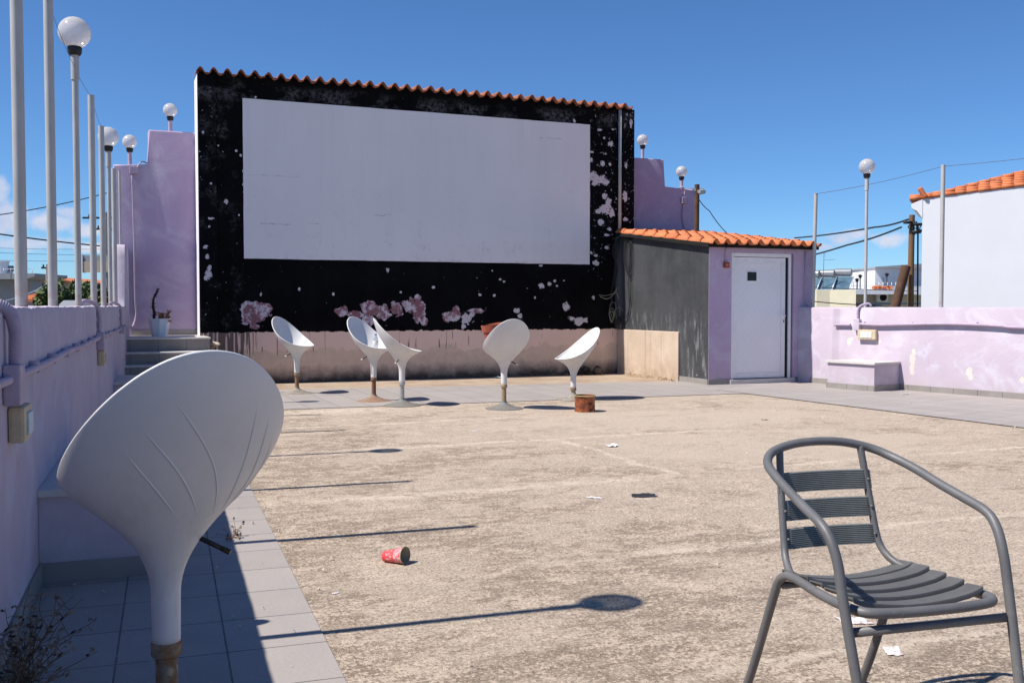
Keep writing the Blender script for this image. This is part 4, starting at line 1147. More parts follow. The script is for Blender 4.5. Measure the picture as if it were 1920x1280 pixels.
# ------------------------------------------------------------------ white shell chairs
ZT = [(-.33, 1.005), (-.27, .93), (-.2, .855), (-.11, .775), (-.016, .71), (.11, .648), (.18, .63), (.235, .626)]
def zrim(x):
    for (a, b), (c, d) in zip(ZT, ZT[1:]):
        if x <= c or (c, d) == ZT[-1]:
            t = (x - a) / (c - a); return b + (d - b) * t
    return ZT[-1][1]
def zr_s(x): return (zrim(x - .03) + zrim(x + .03) + 2 * zrim(x)) / 4
def bez(P, t):
    a, b, c, d = P; u = 1 - t
    return a * u ** 3 + b * 3 * u * u * t + c * 3 * u * t * t + d * t ** 3
def shell_curves(a):
    w, q = math.cos(a), math.sin(a)
    rim = Vector((-.048 + .281 * w, .256 * q * (1 - .10 * w), 0)); rim.z = zr_s(rim.x)
    S_ = Vector((.0355 * w, .0355 * q, .40)); C1 = Vector((.044 * w, .044 * q, .555))
    kx = .69 - .13 * w
    if w < 0: kx = .69 + .13 * (-w)
    z2 = .60 + (.085 * (-w) ** 1.5 if w < 0 else -.035 * w)
    C2 = Vector((kx * rim.x, .80 * rim.y, z2 + .012))
    mm = -Vector((rim.x + .048, rim.y, 0)).normalized()
    return S_, C1, C2, rim, mm
def make_shell_mesh(ridges=True):
    bm = BM(); NA = 96; rings = []
    prof_n = None
    cols = []
    for k in range(NA):
        a = 2 * PI * k / NA
        w, q = math.cos(a), math.sin(a)
        S_, C1, C2, rim, mm = shell_curves(a)
        pts = [Vector((.031 * w, .031 * q, .268))]
        for z, r in ((.268, .0335), (.29, .034), (.33, .0343), (.37, .0348)): pts.append(Vector((r * w, r * q, z)))
        for i in range(0, 26): pts.append(bez((S_, C1, C2, rim), i / 26))
        for tt in (.985, .995, 1.0): pts.append(bez((S_, C1, C2, rim), tt))
        pts += [rim + mm * .0006 + Vector((0, 0, .0022)), rim + mm * .003 + Vector((0, 0, .0045)), rim + mm * .0085 + Vector((0, 0, .0045)), rim + mm * .0125 + Vector((0, 0, .002)), rim + mm * .0142 + Vector((0, 0, -.003))]
        I0 = rim + mm * .016 + Vector((0, 0, -.010)); I1 = C2 * 1.0 + mm * .022 + Vector((0, 0, .02)); I2 = Vector((.12 * w - .01, .12 * q, .597)); I3 = Vector((-.01, 0, .585))
        for i in range(0, 18): pts.append(bez((I0, I1, I2, I3), i / 18))
        cols.append([bm.verts.new(p) for p in pts])
    cen = bm.verts.new((-.01, 0, .585)); cb = bm.verts.new((0, 0, .268))
    n = len(cols[0])
    for k in range(NA):
        A, B = cols[k], cols[(k + 1) % NA]
        for i in range(n - 1): bm.faces.new((A[i], B[i], B[i + 1], A[i + 1])).smooth = True
        bm.faces.new((A[-1], B[-1], cen)).smooth = True
        bm.faces.new((A[0], cb, B[0]))
    if ridges:
        for ctl in (((171, .43), (156, .56), (145, .69), (138, .80)), ((196, .43), (177, .57), (159, .73), (148, .85)), ((222, .44), (197, .63), (178, .77), (163, .90)),
                    ((240, .45), (225, .62), (216, .77), (210, .92)), ((254, .48), (243, .66), (230, .80), (223, .91)), ((266, .52), (258, .68), (247, .81), (237, .88))):
            P = []
            for q in smooth_pts([(a_ , t_ * 100, 0) for a_, t_ in ctl], 6):
                S_, C1, C2, rim, mm = shell_curves(R(q.x)); P.append(bez((S_, C1, C2, rim), q.y / 100) + mm * .0012)
            nP = len(P)
            tube(bm, P, [.0030 * min(1, .3 + 3.5 * min(i, nP - 1 - i) / nP) for i in range(nP)], 8)
    bmesh.ops.recalc_face_normals(bm, faces=bm.faces)
    me = bpy.data.meshes.new('shell'); bm.to_mesh(me); bm.free()
    me.materials.append(M['shell'])
    for p in me.polygons: p.use_smooth = True
    return me
SHELL = make_shell_mesh()
def lever_mesh(name, part):
    bm = BM()
    if part == 0:
        tube(bm, [(-.015, -.035, .515), (-.045, -.075, .492), (-.075, -.115, .468)], .0065, 8)
    else:
        tube(bm, [(-.075, -.115, .468), (-.088, -.132, .4575)], .0072, 8)
    me = bpy.data.meshes.new(name)
    bmesh.ops.recalc_face_normals(bm, faces=bm.faces); bm.to_mesh(me); bm.free()
    return me
def make_chair(loc, face, label, dz, mpost, mbase, mcol, lean=(0, 0), tipm='tip'):
    ang = math.atan2(face[1], face[0])
    t = thing('bar_chair', label, 'chair', (loc[0], loc[1], 0), 0, 'white shell bar chairs')
    t.rotation_euler = (lean[0], lean[1], ang)
    sh = bpy.data.objects.new('shell', SHELL); COL.objects.link(sh); sh.parent = t; sh.location = (0, 0, dz)
    lv = bpy.data.objects.new('lever', lever_mesh('lever', 0)); lv.data.materials.append(M['rod']); COL.objects.link(lv); lv.parent = t; lv.location = (0, 0, dz + .035)
    lt = bpy.data.objects.new('lever_tip', lever_mesh('lever_tip', 1)); lt.data.materials.append(M[tipm]); COL.objects.link(lt); lt.parent = lv
    zb = .268 + dz
    bm = BM(); lathe(bm, [(0, zb - .032), (.031, zb - .032), (.0365, zb - .028), (.0375, zb - .004), (.036, zb + .004), (.0345, zb + .006), (0, zb + .006)], 24)
    new_obj('collar', bm, M[mcol], t, auto=40)
    bm = BM(); lathe(bm, [(0, .03), (.0265, .03), (.0265, zb - .03), (0, zb - .03)], 24)
    new_obj('post', bm, M[mpost], t, auto=40)
    bm = BM(); lathe(bm, [(0, 0), (.212, 0), (.214, .005), (.205, .009), (.15, .020), (.095, .037), (.055, .056), (.038, .068), (.034, .071), (.034, .079), (.030, .083), (.030, .088), (0, .088)], 48)
    new_obj('base', bm, M[mbase], t, auto=45)
    return t
CH = [
    (gp(557, 738), (.90, -.42), 'white shell chair on a brown post, farthest left of the chairs in the sun', 0, 'post_brown', 'base_beige', 'post_brown'),
    (gp(701, 752), (.86, -.50), 'white shell chair on a red rusty post with a water bottle on its seat', .012, 'post_rust', 'base_rust', 'post_rust'),
    (gp(754, 760), (.985, .17), 'white shell chair on a zinc grey post seen from its side and back', .0, 'post_zinc', 'base_grey', 'post_zinc'),
    (gp(945, 766), (-.34, .94), 'white shell chair turned away, its full back towards the camera', .0, 'post_tan', 'base_grey', 'post_tan'),
    (gp(1075, 749), (-.92, -.38), 'lowered white shell chair behind the rusty tin', -.125, 'post_brown', 'base_beige', 'post_brown'),
]
for p, f, lab, dz, a, b, c in CH: make_chair(p, f, lab, dz, a, b, c)
BIG = Vector((-.860, 2.45, 0))
make_chair(BIG, (-.603, .798), 'large white shell chair in the near left foreground, back towards the camera', .0445, 'post_brown', 'base_grey', 'post_brown', tipm='rod')

# bottle, wrappers on chair 2, terracotta pot on chair 4
c2 = CH[1][0]; f2 = Vector((.86, -.50, 0)).normalized()
bt = thing('water_bottle', 'clear plastic water bottle with a blue triangle label standing on a white chair', 'bottle', c2 + f2 * .055 + Vector((-.02, .02, .612)))
def clear_plastic():
    m = bpy.data.materials.new('clear_plastic'); m.use_nodes = True; t = m.node_tree; t.nodes.clear(); s = NT(t)
    out = t.nodes.new('ShaderNodeOutputMaterial'); tr = s.n('ShaderNodeBsdfTransparent'); gl = s.n('ShaderNodeBsdfGlossy'); df = s.n('ShaderNodeBsdfDiffuse')
    gl.inputs['Roughness'].default_value = .1; df.inputs[0].default_value = (.7, .75, .8, 1)
    nz = s.ramp(s.noise(s.coord(), 30, 4), .3, .7, .25, .6)
    a = s.n('ShaderNodeMixShader'); a.inputs[0].default_value = .35; s.l(gl.outputs[0], a.inputs[1]); s.l(df.outputs[0], a.inputs[2])
    b = s.n('ShaderNodeMixShader'); s.l(nz, b.inputs[0]); s.l(tr.outputs[0], b.inputs[1]); s.l(a.outputs[0], b.inputs[2]); s.l(b.outputs[0], out.inputs[0])
    return m
bm = BM(); lathe(bm, [(0, 0), (.030, 0), (.032, .006), (.032, .06), (.030, .064), (.030, .12), (.032, .124), (.031, .14), (.022, .165), (.0135, .178), (.0135, .186)], 20)
new_obj('body', bm, clear_plastic(), bt, smooth=True)
bm = BM(); lathe(bm, [(.0308, .066), (.0312, .067), (.0312, .118), (.0308, .119)], 20)
lb = new_obj('paper_label', bm, M['switch_white'], bt, smooth=True)
bm = BM(); A0 = -1.75
v = [Vector((.0318 * math.cos(A0 + a), .0318 * math.sin(A0 + a), z)) for a, z in ((-.6, .072), (.6, .072), (0.02, .112))]
bm.faces.new([bm.verts.new(p) for p in v]); new_obj('logo', bm, simple('label_blue', (.02, .06, .30), .5), lb)
bm = BM(); lathe(bm, [(0, .186), (.0145, .186), (.0145, .2), (0, .202)], 14); new_obj('cap', bm, simple('cap_blue', (.08, .16, .40), .4), bt, auto=40)
def paper(name, loc, sx, sy, label, m, seed, cat='litter', hh=.02, grp=None, rz=0):
    bm = BM(); n = 7; g = []
    for i in range(n + 1):
        row = []
        for j in range(n + 1):
            u, w = i / n - .5, j / n - .5
            e = 1 + .35 * mnoise.noise(Vector((u * 3 + seed, w * 3, 2)))
            z = hh * (.5 + mnoise.noise(Vector((u * 5 + seed, w * 5, 7)))) * (1 if hh > .008 else 1)
            row.append(bm.verts.new((u * sx * e, w * sy * e, max(.0012, z))))
        g.append(row)
    for i in range(n):
        for j in range(n):
            if (i, j) in ((0, 0), (n - 1, 0), (0, n - 1), (n - 1, n - 1)) : continue
            bm.faces.new((g[i][j], g[i + 1][j], g[i + 1][j + 1], g[i][j + 1]))
    o = new_obj(name, bm, m, None, loc=loc, rz=rz)
    return tag(o, label, cat, grp)
paper('food_wrapper', c2 + f2 * .02 + Vector((-.07, -.02, .618)), .09, .06, 'crumpled pale wrapper beside the bottle on the white chair seat', M['paper'], 3, hh=.03)
c4 = CH[3][0]
tp = thing('terracotta_pot', 'terracotta flower pot leaning in the seat of the chair seen from behind', 'flower pot', c4 + Vector((-.075, .03, .615)))
tp.rotation_euler = (.06, -.16, 0)
bm = BM(); lathe(bm, [(0, 0), (.085, 0), (.115, .26), (.125, .262), (.132, .335), (.122, .336), (.108, .26), (.08, .02), (0, .02)], 28)
new_obj('pot', bm, M['terracotta_pot'], tp, auto=40)

# rusty tin
q = gp(1098, 773)
tn = thing('rusty_tin', 'dented rusty orange paint tin standing on the concrete', 'tin', (q.x, q.y + .11, 0), .4)
bm = BM()
def dent(a, z): return .018 * mnoise.noise(Vector((math.cos(a) * 2, math.sin(a) * 2, z * 9)))
lathe(bm, [(0, .004), (.108, .004), (.113, .0), (.112, .012), (.11, .03), (.11, .09), (.111, .15), (.112, .165), (.117, .17), (.117, .176), (.110, .178), (.107, .16), (.105, .02), (0, .015)], 40, wob=dent)
new_obj('body', bm, M['tin'], tn, auto=40)
bm = BM(); lathe(bm, [(.117, .166), (.1195, .169), (.1195, .177), (.116, .180), (.1085, .179)], 40, wob=dent); new_obj('rim', bm, rusty('tin_rim', (.55, .46, .26), (.30, .16, .07), .45, .5, .4), tn, auto=40)

# red paper cup
def cup_red(s):
    v = s.coord(); X, Y, Z = s.xyz(v)
    c = s.mix(s.ramp(s.noise(v, 26, 5), .35, .65), (.56, .055, .065), (.66, .10, .10))
    lab = s.m('MULTIPLY', s.m('MULTIPLY', s.ramp(Z, .070, .074), s.ramp(Z, .118, .114)), s.ramp(s.noise(s.mapv(v, (1, 1, 5)), 70, 4, .6), .50, .53))
    c = s.mix(s.m('MULTIPLY', lab, .8), c, (.76, .60, .62))
    l2 = s.m('MULTIPLY', s.m('MULTIPLY', s.ramp(Z, .024, .026), s.ramp(Z, .062, .06)), s.ramp(s.noise(s.mapv(v, (5, 5, 1)), 40, 3, .6), .54, .57))
    c = s.mix(s.m('MULTIPLY', l2, .7), c, (.74, .50, .52))
    return {'Base Color': c}
q = gp(752, 1056)
cup = thing('paper_cup', 'crushed red paper cup lying on its side on the concrete', 'cup', (q.x, q.y, 0))
cup.scale = (.93, .93, .84)
bm = BM(); CL = .115
lathe(bm, [(0, .006), (.026, .006), (.027, 0), (.0285, .002), (.043, CL), (.0418, CL), (.027, .008), (0, .0065)], 36, wob=lambda a, z: (.05 * math.sin(2 * a + .6) - .10 * max(0, math.cos(a - 3.3)) ** 3 * max(0, 1 - abs(z - .05) / .05)))
body = new_obj('cup_wall', bm, mat('cup_red', cup_red, .45), cup, auto=50)
bm = BM(); lathe(bm, [(.0425, CL - .001), (.0452, CL - .001), (.0462, CL + .0015), (.0452, CL + .004), (.0425, CL + .004)], 36, wob=lambda a, z: .05 * math.sin(2 * a + .6))
rim = new_obj('rim', bm, simple('cup_cream', (.42, .35, .22), .6), cup, smooth=True)
bm = BM(); lathe(bm, [(.0414, CL + .001), (.026, .009), (0, .009)], 36, wob=lambda a, z: .05 * math.sin(2 * a + .6)); lin_ = new_obj('lining', bm, simple('cup_lining', (.40, .34, .23), .6), cup, smooth=True)
for o in (body, rim, lin_):
    o.rotation_euler = Vector((.90, -.42, .16)).to_track_quat('Z', 'Y').to_euler()
    o.location = (-.085, .045, .0275)

# loose litter
LT = [((1208, 929), .15, .11, 'flat black plastic scrap on the concrete', 'black_bag', 1, .012), ((1147, 836), .10, .13, 'white paper scrap on the concrete near the rusty tin', 'paper', 2, .03),
      ((1114, 933), .09, .05, 'small white paper scrap left of the black scrap', 'paper', 4, .012), ((888, 808), .07, .06, 'tiny white paper scrap on the concrete beyond the lamp shadow', 'paper', 5, .01),
      ((1675, 1221), .055, .085, 'white and red printed paper lying under the grey chair', 'paper', 6, .012), ((1600, 1164), .11, .07, 'white paper with faint red print behind the grey chair leg', 'paper', 8, .012),
      ((629, 1112), .02, .03, 'tiny torn paper flake by the tile edge', 'paper', 9, .008), ((1700, 740), .12, .05, 'white scrap on the tiles beside the right bench', 'paper', 10, .02), ((852, 1087), .012, .012, 'tiny white pebble right of the red cup', 'paper', 12, .008),
      ((1434, 787), .06, .05, 'pale pebble on the far concrete', 'rubble', 13, .03), ((935, 709), .16, .1, 'crumpled plastic at the foot of the screen wall', 'switch_blue', 14, .05)]
def red_print(s):
    v = s.coord(); k = s.ramp(s.noise(v, 55, 4, .6), .56, .6)
    return {'Base Color': s.mix(s.m('MULTIPLY', k, .6), (.74, .69, .68), (.45, .10, .14))}
M['print'] = mat('printed_paper', red_print, .7)
for (px, py), sx, sy, lab, m, sd, hh in LT:
    q = gp(px, py); hh *= .45
    paper('paper_scrap' if m in ('paper',) else 'scrap', (q.x, q.y, .011 if (py < 760) else .001), sx, sy, lab, M['print' if 'red print' in lab or 'white and red' in lab else m], sd, hh=hh, grp='litter on the terrace floor', rz=random.uniform(-.5, .5))

# ------------------------------------------------------------------ grey metal armchair
gc = thing('metal_armchair', 'grey tubular metal armchair with slatted seat in the right foreground', 'chair', (.967, 2.596, 0), .2719)
TR = .0125
def fy(p): return (p[0], -p[1], p[2])                        # front is -y in object axes
half = [(.2128, .2963, 0), (.2245, .245, .22), (.2368, .1905, .44), (.2385, .168, .53), (.2425, .140, .585), (.2455, .100, .617), (.240, .02, .640), (.231, -.0618, .6628), (.222, -.15, .690), (.202, -.225, .713), (.160, -.272, .735), (.085, -.292, .752)]
path = [(-a, b, c) for a, b, c in half] + [(0, -.297, .757)] + half[::-1]
bm = BM(); tube(bm, smooth_pts([fy(p) for p in path], 8), TR, 14)
new_obj('arm_hoop', bm, M['grey_paint'], gc, smooth=True)
# seat frame running into the rear legs
half = [(.200, -.36, 0), (.197, -.30, .12), (.194, -.205, .335), (.1925, -.178, .390), (.1915, -.145, .416), (.191, -.10, .422), (.192, 0, .415), (.195, .08, .414), (.198, .145, .417), (.192, .185, .418), (.165, .207, .417), (.10, .212, .414)]
path = [(-a, b, c) for a, b, c in half] + [(0, .214, .413)] + half[::-1]
bm = BM(); tube(bm, smooth_pts([fy(p) for p in path], 8), TR, 14)
new_obj('seat_frame', bm, M['grey_paint'], gc, smooth=True)
for sg in (-1, 1):
    bm = BM()
    tube(bm, smooth_pts([fy(p) for p in ((sg * .132, -.281, .742), (sg * .137, -.268, .68), (sg * .144, -.245, .58), (sg * .150, -.222, .49), (sg * .157, -.203, .452), (sg * .167, -.170, .428), (sg * .178, -.13, .418), (sg * .1885, -.08, .417))], 8), .0105, 12)
    new_obj('back_upright', bm, M['grey_paint'], gc, smooth=True)
for (zc, yc) in ((.648, -.262), (.572, -.245), (.496, -.228)):
    bm = BM(); hw = .152; hh = .028; n = 12
    # ribbed extrusion: profile in z, swept along x with a slight backward bow
    prof = []
    NR = 11
    for k in range(NR):
        z0 = -hh + 2 * hh * k / NR; dz = 2 * hh / NR
        prof += [(.0100, z0), (.0140, z0 + dz * .22), (.0140, z0 + dz * .62), (.0100, z0 + dz * .85)]
    prof = prof + [(.0085, hh), (.0085, -hh)]
    rings = []
    for i in range(n + 1):
        u = i / n * 2 - 1; x = u * hw; bow = -.016 * (1 - u * u); sq = 1.0 if abs(u) < .97 else .9
        if abs(u) > .99: bow -= .006
        tiltf = .22
        rings.append([bm.verts.new(fy((x, yc + bow + y - tiltf * 0 + (-z) * .22, zc + z * sq))) for y, z in prof])
    m_ = len(prof)
    for A, B in zip(rings, rings[1:]):
        for k in range(m_): bm.faces.new((A[k], A[(k + 1) % m_], B[(k + 1) % m_], B[k]))
    bm.faces.new(rings[0][::-1]); bm.faces.new(rings[-1])
    o = new_obj('back_slat', bm, M['grey_rib'], gc)
    for sg in (-1, 1):
        bm = BM(); lathe(bm, [(0, .004), (.004, .003), (.005, 0)], 10)
        bmesh.ops.rotate(bm, verts=bm.verts, matrix=Matrix.Rotation(R(90), 3, 'X'))
        bmesh.ops.translate(bm, verts=bm.verts, vec=fy((sg * .140, yc + .0125, zc)))
        new_obj('rivet', bm, M['grey_paint'], o, smooth=True)
for k in range(5):
    y0 = -.168 + k * .0675; y1 = y0 + .058
    bm = BM(); n = 20; NR = 8; rings = []
    prof = []
    for r_ in range(NR):
        ya = r_ / NR; prof += [(ya, 0.0), (ya + .62 / NR, 0.0), (ya + .72 / NR, -.0014), (ya + .92 / NR, -.0014)]
    prof = [(a_, z_ + .007 * a_) for a_, z_ in prof]
    prof += [(.985, .0068), (1.0, .004), (1.0, -.006), (.96, -.006), (.95, .002), (.06, -.004), (.05, -.008), (0, -.008)]
    for i in range(n + 1):
        u = i / n * 2 - 1; x = u * .188
        sag = -.024 * (1 - u * u) + (.006 * max(0, abs(u) - .85) / .15)
        rise = .0225
        ring = []
        for yy, zz in prof:
            y = y0 + (y1 - y0) * yy
            ring.append(bm.verts.new(fy((x, y, .417 + .013 + sag + zz + 0 * yy - (.006 if k == 0 else 0)))))
        rings.append(ring)
    m_ = len(prof)
    for A, B in zip(rings, rings[1:]):
        for q_ in range(m_):
            bm.faces.new((A[q_], A[(q_ + 1) % m_], B[(q_ + 1) % m_], B[q_]))
    bm.faces.new(rings[0]); bm.faces.new(rings[-1][::-1])
    new_obj('seat_slat', bm, M['grey_seat'], gc, auto=30)
bm = BM(); tube(bm, [fy(p) for p in ((-.226, .198, .372), (0, .198, .372), (.226, .198, .372))], .0115, 12); new_obj('front_rail', bm, M['grey_paint'], gc, smooth=True)
bm = BM(); tube(bm, [fy(p) for p in ((-.188, -.165, .385), (0, -.165, .385), (.188, -.165, .385))], .010, 12); new_obj('rear_rail', bm, M['grey_paint'], gc, smooth=True)
for x, y in ((-.2128, .2963), (.2128, .2963), (-.2, -.36), (.2, -.36)):
    bm = BM(); lathe(bm, [(0, 0), (.0155, 0), (.0155, .022), (.0127, .024)], 14, fy((x, y, 0))); new_obj('rubber_foot', bm, M['plastic_foot'], gc, auto=40)

# ------------------------------------------------------------------ dry weed bottom left
random.seed(9)
def weed(loc, n, H, label, spread=.5, dirx=0.0):
    t = thing('dry_weed', label, 'weed', loc)
    bs, bl, bt_ = BM(), BM(), BM()
    for k in range(n):
        a = random.random() * 2 * PI; L = H * random.uniform(.35, 1.0)
        lean = random.uniform(.1, spread)
        dx, dy = math.cos(a) * lean + dirx, math.sin(a) * lean
        o0 = Vector((random.uniform(-.03, .03), random.uniform(-.03, .03), 0))
        P = [o0]
        for i in range(1, 6):
            t_ = i / 5
            P.append(o0 + Vector((dx * L * t_ ** 1.3, dy * L * t_ ** 1.3, L * t_ * (1 - .25 * lean * t_))) + Vector((random.gauss(0, .006), random.gauss(0, .006), 0)))
        P = smooth_pts(P, 4)
        tube(bs, P, [.0022 * (1 - .65 * i / len(P)) for i in range(len(P))], 5)
        for b in range(random.randint(2, 5)):
            i = random.randrange(len(P) // 3, len(P)); c = P[i]
            d = Vector((random.gauss(0, 1), random.gauss(0, 1), random.uniform(.1, 1))).normalized() * random.uniform(.02, .07)
            tube(bs, [c, c + d * .5 + Vector((0, 0, .004)), c + d], [.0012, .001, .0007], 4)
            e = c + d
            for q_ in range(4):
                w = Vector((random.gauss(0, 1), random.gauss(0, 1), random.gauss(0, 1))).normalized() * random.uniform(.004, .008); w2 = w.orthogonal() * .6
                bt_.faces.new([bt_.verts.new(e), bt_.verts.new(e + w + w2), bt_.verts.new(e + w * 1.6), bt_.verts.new(e + w - w2)])
        for b in range(3):
            i = random.randrange(0, len(P)); c = P[i]
            d = Vector((random.gauss(0, 1), random.gauss(0, 1), random.gauss(0, .5))).normalized() * random.uniform(.012, .03); w = d.orthogonal().normalized() * .005
            bl.faces.new([bl.verts.new(c), bl.verts.new(c + d * .5 + w), bl.verts.new(c + d), bl.verts.new(c + d * .5 - w)])
    new_obj('stems', bs, M['weed'], t, smooth=True)
    for o_ in (new_obj('leaves', bl, M['weed_dark'], t), new_obj('seed_heads', bt_, M['weed_tip'], t)): o_['kind'] = 'stuff'
w0 = gp(30, 1300)
weed(gp(40, 1275) , 20, .29, 'dead brown weed growing from the wall foot at the lower left', .9, .25)
weed(gp(20, 1330), 26, .22, 'low tangled dead weed at the bottom left corner of the picture', 1.0, .2)
weed(gp(430, 1010), 4, .04, 'tuft of dry grass in a tile joint beside the near chair lever', 1.6, .4)
weed(gp(20, 1140) + Vector((.02, 0, 0)), 1, .10, 'single withered stalk against the shaded left wall', .2)

# ------------------------------------------------------------------ town beyond the parapets
def q3(px, py, Y): return at(px, py, Y)
G = -3.6
def block(name, px0, px1, py_top, Y, depth, m, parent=None, label=None, cat='building', zb=G):
    a, b = q3(px0, py_top, Y), q3(px1, py_top, Y)
    bm = BM(); box(bm, a.x, b.x, Y, Y + depth, zb, a.z)
    return new_obj(name, bm, m, parent)
# left: grey flat roofed house
h1 = thing('grey_house', 'grey house with a flat overhanging roof and rooftop tank, far left behind the poles', 'house')
a, b = q3(-60, 525, 50), q3(58, 525, 50)
bm = BM(); box(bm, a.x - 6, b.x, 50, 51.2, G, a.z); new_obj('wall', bm, M['town_grey'], h1)
a2, b2 = q3(-60, 511, 49), q3(72, 513, 49)
bm = BM(); prism(bm, [(a2.x - 6, a.z + .01), (b2.x - .5, a.z + .01), (b2.x, a.z + .15), (b2.x, b2.z), (a2.x - 6, b2.z)], 48.6, 52.2); new_obj('roof_slab', bm, M['town_grey'], h1)
c = q3(4, 510, 51); bm = BM(); lathe(bm, [(0, 0), (.32, 0), (.32, .62), (.36, .63), (.36, .70), (0, .72)], 14, (c.x, 51, b2.z)); new_obj('water_tank', bm, M['town_white'], h1, auto=40)
c = q3(15, 508, 51); bm = BM(); tube(bm, [(c.x - .3, 51, b2.z + .33), (c.x + .2, 51.2, b2.z + .33)], .15, 12); box(bm, c.x - .25, c.x + .2, 50.9, 51.1, b2.z, b2.z + .2); new_obj('solar_tank', bm, M['steel'], h1, auto=40)
bm = BM()
for k in range(5): x = b2.x - .3 - k * .35; tube(bm, [(x, 49, b2.z), (x, 49, b2.z + .25)], .012, 4)
tube(bm, [(b2.x - 1.7, 49, b2.z + .22), (b2.x - .2, 49, b2.z + .22)], .012, 4); new_obj('railing', bm, M['alu'], h1)
# cream house with a tiled hip
h2 = thing('cream_house', 'pale house with red tiled roof and blue shuttered window seen between the left poles', 'house')
a, b = q3(54, 528, 58), q3(128, 528, 58)
bm = BM(); box(bm, a.x, b.x, 58, 68, G, a.z); new_obj('wall', bm, M['town_beige'], h2)
bm = BM(); prism(bm, [(a.x - .3, a.z), (b.x + .4, a.z), (b.x - .6, a.z + .25), (a.x + .5, a.z + .25)], 57.6, 68); new_obj('roof', bm, M['terracotta'], h2)
w0_ = q3(62, 538, 57.9); w1_ = q3(78, 548, 57.9); bm = BM(); box(bm, w0_.x, w1_.x, 57.93, 57.99, w1_.z, w0_.z); w_ = new_obj('window', bm, M['shutter'], h2)
bm = BM(); box(bm, w0_.x + .2, w0_.x + .28, 57.90, 57.93, w1_.z, w0_.z); new_obj('frame', bm, M['town_white'], w_)
# low tiled porch in front
h3 = thing('tiled_porch', 'low orange tiled porch roof just above the left parapet', 'porch')
a, b, c_ = q3(54, 549, 46), q3(93, 558, 46), q3(54, 561, 45)
bm = BM()
pr = [(a.x, 47, a.z), (b.x, 47, b.z), (b.x + .15, 45, q3(93, 564, 45).z), (a.x, 45, c_.z)]
fs = [bm.verts.new(p) for p in pr]; fb = [bm.verts.new((p[0], p[1], p[2] - .08)) for p in pr]
bm.faces.new(fs); bm.faces.new(fb[::-1])
for i in range(4): bm.faces.new((fs[i], fs[(i + 1) % 4], fb[(i + 1) % 4], fb[i]))
for k in range(16):
    t_ = k / 15; p0 = Vector(pr[0]).lerp(Vector(pr[1]), t_); p1 = Vector(pr[3]).lerp(Vector(pr[2]), t_)
    tube(bm, [p0, p1], .04, 6)
new_obj('roof', bm, M['terracotta'], h3)
bm = BM(); box(bm, a.x + .1, b.x - .1, 45.3, 46.8, G, q3(93, 566, 45).z); new_obj('wall', bm, M['town_grey'], h3)
# white roof box
p0, p1 = q3(111, 577, 20), q3(140, 563, 20)
bm = BM(); prism(bm, [(p0.x, G), (p1.x + .1, G), (p1.x + .1, p1.z), (p0.x + .09, p1.z), (p0.x, p1.z - .08)], 20, 20.6)
o = new_obj('white_chimney', bm, M['town_white']); tag(o, 'small white chamfered chimney block behind the left poles', 'chimney')

def tree(px, py_top, Y, rx, label, trunk_z=G, n=2600, seed=1):
    random.seed(seed)
    top = q3(px, py_top, Y); rz = rx * .8
    t = thing('leafy_tree', label, 'tree', (top.x, Y, trunk_z), group='trees behind the left parapet')
    cz = top.z - trunk_z - rz * .95
    bm = BM()
    tube(bm, smooth_pts([(0, 0, 0), (.1, .05, cz * .4), (0, .1, cz)], 5), [.22 - .012 * k for k in range(11)], 8)
    cl = []
    for k in range(16):
        d = Vector((random.gauss(0, 1), random.gauss(0, 1), random.gauss(0, .8))).normalized()
        c = Vector((d.x * rx * .75, d.y * rx * .75, cz + d.z * rz * .72)); cl.append((c, random.uniform(.35, .55) * rx))
        tube(bm, [(0, .1, cz * .75), c * .5 + Vector((0, 0, cz * .42)), c], [.08, .05, .02], 5)
    new_obj('trunk', bm, M['trunk'], t, smooth=True)
    bm = BM()
    for k in range(n):
        c, r = random.choice(cl); d = Vector((random.gauss(0, 1), random.gauss(0, 1), random.gauss(0, 1))).normalized()
        p = c + d * r * random.random() ** .4
        e = Vector((random.gauss(0, 1), random.gauss(0, 1), random.gauss(0, 1))).normalized() * random.uniform(.08, .17); w = e.orthogonal().normalized() * random.uniform(.04, .08)
        bm.faces.new([bm.verts.new(p - e), bm.verts.new(p + w), bm.verts.new(p + e), bm.verts.new(p - w)])
    new_obj('crown', bm, M['leaf'], t)
tree(126, 526, 36, .95, 'bushy green tree showing between the second and third left poles', seed=2)
tree(160, 530, 38, .75, 'green tree right of the near globe lamp pole', seed=4)
tree(182, 538, 40, .75, 'small green tree just left of the farther globe lamp pole', seed=6)
tree(205, 540, 34, .6, 'green shrub like treetop near the end of the left parapet', seed=8)

